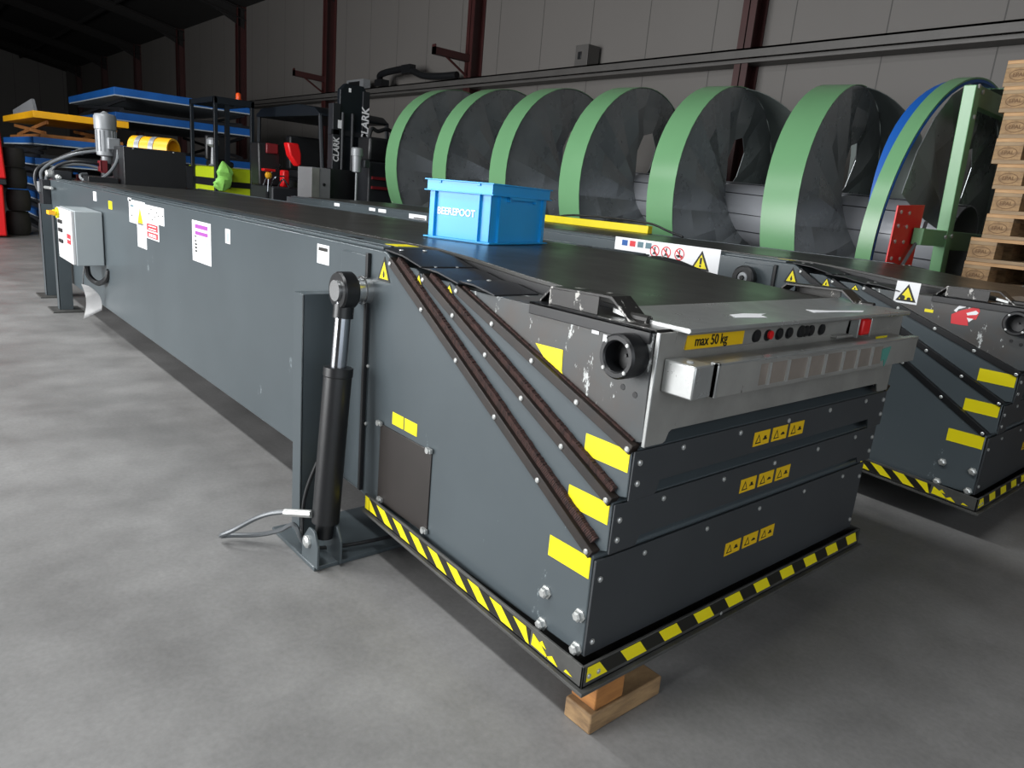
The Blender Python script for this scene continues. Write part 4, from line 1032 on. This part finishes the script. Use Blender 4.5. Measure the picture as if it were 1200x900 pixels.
# lime forklift with black guard frame
def lime_forklift():
    root = thing('forklift', (-11.2, 3.9, 0), 'lime green forklift with a square black overhead guard and orange beacon', 'forklift')
    x0, x1, y0, y1, zt = -10.72, -11.78, 3.61, 4.17, 2.1
    w = .05
    for x, y in ((x0, y0), (x0, y1), (x1, y0), (x1, y1)):
        q = MB(); q.box((x - w * (x > -11), y - (w if y == y1 else 0), .3), (x + w * (x < -11), y + (w if y == y0 else 0), zt), 'guard'); q.build('guard_post', root, bevel=.005)
    q = MB(); q.box((x0 - w - .02, y0 + .16, .9), (x0 - .02, y0 + .22, zt), 'guard'); q.build('guard_post', root)
    q = MB()
    q.box((x1, y0, zt - .05), (x0, y0 + .04, zt + .02), 'guard'); q.box((x1, y1 - .04, zt - .05), (x0, y1, zt + .02), 'guard'); q.box((x0 - .05, y0, zt - .07), (x0, y1, zt + .02), 'guard'); q.box((x1, y0, zt - .05), (x1 + .05, y1, zt + .02), 'guard')
    for i in range(5): q.box((x1 + .15 + i * .18, y0 + .04, zt - .03), (x1 + .19 + i * .18, y1 - .04, zt), 'guard')
    q.build('overhead_guard', root, bevel=.004)
    q = MB(); q.prism([(x1 - .3, .15), (x0 - .06, .15), (x0 - .06, 1.0), (x0 - .10, 1.19), (x1 - .3, 1.19)], 'y', y0 + .055, y1 + .12, 'lime'); q.build('chassis', root, bevel=.03)
    q = MB(); q.box((x1 - .2, y0 + .05, .92), (x0 - .055, y0 + .06, 1.03), 'black'); q.box((x0 - .058, y0 + .06, .92), (x0 - .05, y1 + .1, 1.0), 'black'); q.build('black_stripe', root)
    q = MB(); q.lathe((x0 - .12, 3.99, zt + .02), Z, [(.045, 0), (.045, .015), (.038, .02), (.036, .075), (.025, .095), (.005, .10)], 'beacon', 18); q.build('beacon', root)
    q = MB(); q.lathe((x1 + .45, y0 + .18, 1.2), Z, [(.07, 0), (.035, .03), (.022, .26), (.06, .28), (.085, .30), (.085, .36), (.06, .39), (.01, .4)], 'motor', 18); q.build('steering_column', root)
    q = MB(); q.box((x1 + .05, y0 + .2, 1.19), (x1 + .4, y1 - .05, 1.28), 'black'); q.box((x1 + .0, y0 + .2, 1.28), (x1 + .09, y1 - .05, 1.65), 'black'); q.build('seat', root, bevel=.03)
    for x in (x0 - .3, x1):
        for y in (y0 - .01, y1 - .02):
            q = MB(); q.lathe((x, y, .24), Y, [(.12, 0), (.22, .0), (.24, .03), (.24, .13), (.22, .16), (.12, .16)], 'tyre', 24); q.build('wheel', root)
lime_forklift()
# crumpled bag hanging on the guard post
def bag():
    q = MB(); r2 = random.Random(3); n, kk = 16, 9; vs = []
    for i in range(kk):
        t = i / (kk - 1)
        rr = [.012, .05, .085, .10, .085, .10, .12, .11, .04][i]
        for j in range(n):
            a = 2 * PI * j / n; f = rr * (1 + r2.uniform(-.28, .28))
            vs.append(Vector((-10.655 + .4 * f * math.cos(a), 3.70 + .02 * math.sin(t * 5) + f * math.sin(a), 1.27 - .40 * t)))
    fs = [(i * n + j, i * n + (j + 1) % n, (i + 1) * n + (j + 1) % n, (i + 1) * n + j) for i in range(kk - 1) for j in range(n)] + [tuple(range(n))[::-1], tuple(range((kk - 1) * n, kk * n))]
    q.add(vs, fs, 'bag'); solo(q, 'plastic_bag', (-10.63, 3.7, .87), 'crumpled light green bag hanging on the front of the lime forklift', 'bag', smooth=20)
bag()

# black forklift with lettered mast
def black_forklift():
    root = thing('forklift', (-10.0, 5.0, 0), 'black forklift with a tall mast carrying white upright lettering', 'forklift')
    x = -9.0
    q = MB(); q.prism([(4.66, 0.3), (5.0, 0.3), (5.0, 2.30), (4.96, 2.36), (4.70, 2.36), (4.62, 2.28), (4.62, 1.9)], 'x', x - .10, x - .02, 'guard'); q.build('mast_cover', root, bevel=.01)
    for y0 in (4.52, 4.94):
        q = MB(); q.box((x - .14, y0, .1), (x, y0 + .10, 2.30 if y0 > 4.6 else 2.1), 'darksteel'); q.build('mast_rail', root, bevel=.006)
    for y0 in (4.66, 4.80):
        q = MB(); q.cyl((x - .005, y0, .4), (x - .005, y0, 2.0), .022, 'darksteel', 12); q.build('lift_chain', root)
    q = MB(); q.box((x - .02, 4.41, .3), (x + .04, 4.93, 1.29), 'blackpaint'); q.build('carriage_plate', root, bevel=.006)
    q = MB(); q.box((x - .1, 4.5, 1.72), (x - .0, 5.0, 1.78), 'darksteel'); q.build('crossbar', root)
    up = (Z, -Y, X)
    t1 = MB(); text_polys('CLARK', .145, up, (x + .004, 4.985, 1.885), 'white', t1, sx=.95, bold=.004, shear=.12); t1.build('lettering', root)
    t1 = MB(); text_polys('CLARK', .115, up, (x + .004, 4.575, 1.53), 'cabinet_door', t1, sx=.85, bold=.003, shear=.12); t1.build('lettering', root)
    q = MB(); q.rect((x - .0195, 0, 0), FRONT, 4.74, 2.26, 4.775, 2.31, .001, 'white'); q.build('white_tag', root)
    q = MB(); q.box((x - .0, 4.59, 1.80), (x + .003, 4.65, 1.90), 'white'); q.build('white_tag', root)
    # body, guard and wheels
    q = MB(); q.prism([(-11.6, .2), (-9.2, .2), (-9.2, .9), (-10.0, .95), (-10.1, 1.1), (-11.4, 1.15), (-11.65, .9)], 'y', 4.55, 5.55, 'darksteel'); q.build('chassis', root, bevel=.03)
    q = MB(); q.prism([(-11.5, 2.02), (-11.3, 2.10), (-10.0, 2.12), (-9.5, 2.06), (-9.35, 1.98), (-9.35, 1.95), (-11.5, 1.98)], 'y', 4.5, 5.55, 'guard'); q.build('overhead_guard', root, bevel=.01)
    for y0 in (4.5, 5.5):
        q = MB(); q.tube([(-9.38, y0 + .03, 1.98), (-9.25, y0 + .03, .9)], .03, 'guard', 8); q.build('guard_post', root)
        q = MB(); q.tube([(-11.45, y0 + .03, 2.0), (-11.5, y0 + .03, 1.0)], .03, 'guard', 8); q.build('guard_post', root)
    q = MB(); q.box((-11.0, 4.8, 1.13), (-10.4, 5.3, 1.25), 'black'); q.box((-11.1, 4.8, 1.25), (-10.95, 5.3, 1.75), 'black'); q.build('seat', root, bevel=.03)
    q = MB(); q.lathe((-9.85, 5.05, 1.42), (-.6, 0, .6), [(.15, 0), (.17, .0), (.17, .02), (.15, .02)], 'black', 24, closed=True); q.cyl((-9.75, 5.05, 1.35), (-9.5, 5.05, .9), .025, 'black', 10); q.build('steering_wheel', root)
    for xx in (-9.6, -11.2):
        for y0 in (4.5, 5.4):
            q = MB(); q.lathe((xx, y0, .3), Y, [(.14, 0), (.28, 0), (.30, .03), (.30, .15), (.28, .18), (.14, .18)], 'tyre', 24); q.build('wheel', root)
black_forklift()
# red machine parts seen between the forklifts
def red_truck():
    root = thing('pallet_truck', (-9.9, 4.2, 0), 'red and black truck standing between the lime and the black forklift', 'truck')
    q = MB(); q.box((-10.3, 3.95, 0), (-9.55, 4.40, 1.0), 'darksteel'); q.build('chassis', root, bevel=.02)
    q = MB(); q.prism([(4.20, 1.58), (4.36, 1.58), (4.40, 1.45), (4.40, 1.30), (4.35, 1.28), (4.24, 1.42)], 'x', -9.8, -9.65, 'red'); q.build('red_cover', root, bevel=.02)
    q = MB(); q.prism([(3.92, 1.0), (4.22, 1.0), (4.2, 1.55), (3.9, 1.55)], 'x', -10.2, -9.9, 'black'); q.build('back_plate', root, bevel=.02)
    q = MB(); q.prism([(4.0, 1.42), (4.16, 1.42), (4.16, 1.55), (4.0, 1.55)], 'x', -9.9, -9.86, 'darkred'); q.build('red_plate', root, bevel=.01)
    q = MB(); q.box((-9.75, 4.13, 1.0), (-9.62, 4.22, 1.22), 'red'); q.build('red_cover', root, bevel=.02)
    for P in ([(-9.6, 3.85, 1.0), (-9.6, 3.9, 1.12), (-9.58, 3.98, 1.2), (-9.58, 4.08, 1.28)], [(-9.6, 3.95, 1.0), (-9.56, 4.0, 1.12), (-9.56, 4.12, 1.14)], [(-9.6, 4.05, 1.0), (-9.55, 4.1, 1.1), (-9.55, 4.18, 1.0)]):
        q = MB(); q.tube(smooth_path(P, 5), .012, 'chrome', 8); q.build('handle', root)
red_truck()
def lever():
    root = thing('control_lever', (-8.4, 3.42, 0), 'thin control lever with a yellow knob beyond the far end of the front belt', 'lever')
    q = MB(); q.lathe((-8.4, 3.42, 0), Z, [(.1, 0), (.1, .02), (.02, .03), (.02, .95)], 'darksteel', 14); q.build('stand', root)
    q = MB(); q.cyl((-8.4, 3.42, .95), (-8.4, 3.43, 1.12), .008, 'chrome', 8); q.build('rod', root)
    q = MB(); q.lathe((-8.4, 3.43, 1.09), Z, [(.012, 0), (.035, .02), (.04, .05), (.03, .075), (.005, .085)], 'orange', 16); q.build('knob', root)
    q = MB(); q.box((-8.44, 3.36, 1.175), (-8.36, 3.50, 1.205), 'red'); q.build('grip', root, bevel=.006)
lever()
# grey cabinet with wooden front and the small motor on a pole
q = MB(); q.box((-9.15, 4.12, 0), (-8.75, 4.38, 1.28), 'greybox')
o = solo(q, 'machine_cabinet', (-8.95, 4.25, 0), 'plain grey machine cabinet below the black mast, pale worn strip on its left', 'cabinet', bevel=.006)
q = MB(); q.box((-8.751, 4.125, .02), (-8.745, 4.225, 1.27), 'alu_dirty'); s_ = q.build('worn_strip', o, offset=Vector((-8.95, 4.25, 0)))
q = MB(); q.lathe((-8.749, 4.29, 1.08), X, [(.02, 0), (.02, .006), (.012, .01)], 'black', 12); q.build('knob', o, offset=Vector((-8.95, 4.25, 0)))
def pole_motor():
    root = thing('pole_motor', (-8.45, 4.62, 0), 'small grey electric motor on a thin pole in front of the black mast', 'motor')
    q = MB(); q.lathe((-8.45, 4.58, 0), Z, [(.12, 0), (.12, .02), (.014, .025), (.014, 1.30)], 'motor', 16); q.build('pole', root)
    q = MB(); q.lathe((-8.45, 4.58, 0), Z, [(.03, 1.26), (.055, 1.27), (.06, 1.46), (.072, 1.462), (.072, 1.545), (.06, 1.56), (.01, 1.565)], 'motor', 24); q.build('electric_motor', root)
    q = MB(); q.box((-8.42, 4.63, 1.33), (-8.34, 4.70, 1.42), 'darksteel'); q.build('terminal_box', root, bevel=.006)
pole_motor()
def dark_rack():
    root = thing('dark_machine', (-8.7, 5.05, 0), 'dark machine with dull red bars between the black mast and the spiral', 'machine')
    q = MB(); q.box((-8.88, 4.78, .0), (-8.5, 5.4, 1.42), 'darksteel'); q.build('body', root, bevel=.02)
    q = MB(); q.box((-8.86, 4.80, 1.42), (-8.54, 5.3, 1.72), 'black'); q.build('upper_body', root, bevel=.03)
    for z in (1.08, 1.2):
        q = MB(); q.box((-8.5, 4.82, z), (-8.47, 5.3, z + .035), 'darkred'); q.build('red_bar', root)
    q = MB(); q.tube(smooth_path([(-8.6, 4.82, 1.70), (-8.6, 4.86, 1.82), (-8.6, 4.95, 1.80), (-8.6, 5.1, 1.84), (-8.6, 5.25, 1.74)], 5), .025, 'hoseblack', 8); q.build('hose', root)
dark_rack()

# ------------------------------------------------------------------ things on the back wall
def bracket(x, y0, z0, y1, z1, label):
    root = thing('wall_bracket', (x, 7.76, z1), label, 'bracket', 'red-brown brackets on the columns')
    q = MB(); q.prism([(y0, z0 - .05), (y0, z0 + .06), (y1, z1 + .06), (y1, z1 - .05)], 'x', x - .05, x + .05, 'redbrown'); q.prism([(y0, z0 - .05), (y0 + .015, z0 - .05), (y0 + .015, z0 + .1), (y0, z0 + .1)], 'x', x - .05, x + .05, 'redbrown'); q.build('arm', root)
    q = MB(); q.tube([(x, y1 - .45, (z0 + z1) / 2 - .04), (x, y1, z1 - .28)], .02, 'redbrown', 8); q.build('brace', root)
bracket(-10.6, 7.06, 3.32, 7.76, 3.32, 'red-brown bracket arm on the column right of the black wall pipe')
bracket(-15.95, 7.06, 3.32, 7.76, 3.30, 'red-brown bracket arm on the column above the black forklift')
q = MB(); q.box((-7.99, 7.72, 3.0), (-7.74, 7.95, 3.29), 'girt'); q.box((-7.93, 7.71, 3.1), (-7.86, 7.72, 3.2), 'black')
solo(q, 'junction_box', (-7.87, 7.83, 3.0), 'grey junction box standing on the wall rail above the spiral', 'box', bevel=.006)
q = MB(); q.box((-14.6, 7.5, 3.002), (-13.9, 7.66, 3.18), 'motor'); q.box((-14.5, 7.49, 3.03), (-14.05, 7.5, 3.14), 'black')
q.v = [p + Vector((0, .12, 0)) for p in q.v]
solo(q, 'heater_unit', (-14.25, 7.7, 3.0), 'pale unit with a dark grille on the wall rail behind the mast top', 'heater')
q = MB(); q.tube(smooth_path([(-13.3, 7.7, 3.06), (-13.2, 7.6, 3.2), (-12.6, 7.6, 3.25), (-12.2, 7.6, 3.24), (-11.7, 7.6, 3.1), (-11.2, 7.62, 3.06), (-10.75, 7.66, 3.06)], 6), .06, 'black', 12); q.box((-13.35, 7.56, 3.002), (-13.1, 7.74, 3.12), 'black'); q.box((-12.35, 7.54, 3.16), (-12.05, 7.66, 3.31), 'black')
solo(q, 'wall_pipe', (-12.0, 7.65, 3.002), 'bent black pipe lying on the wall rail left of the red-brown bracket', 'pipe', smooth=40)
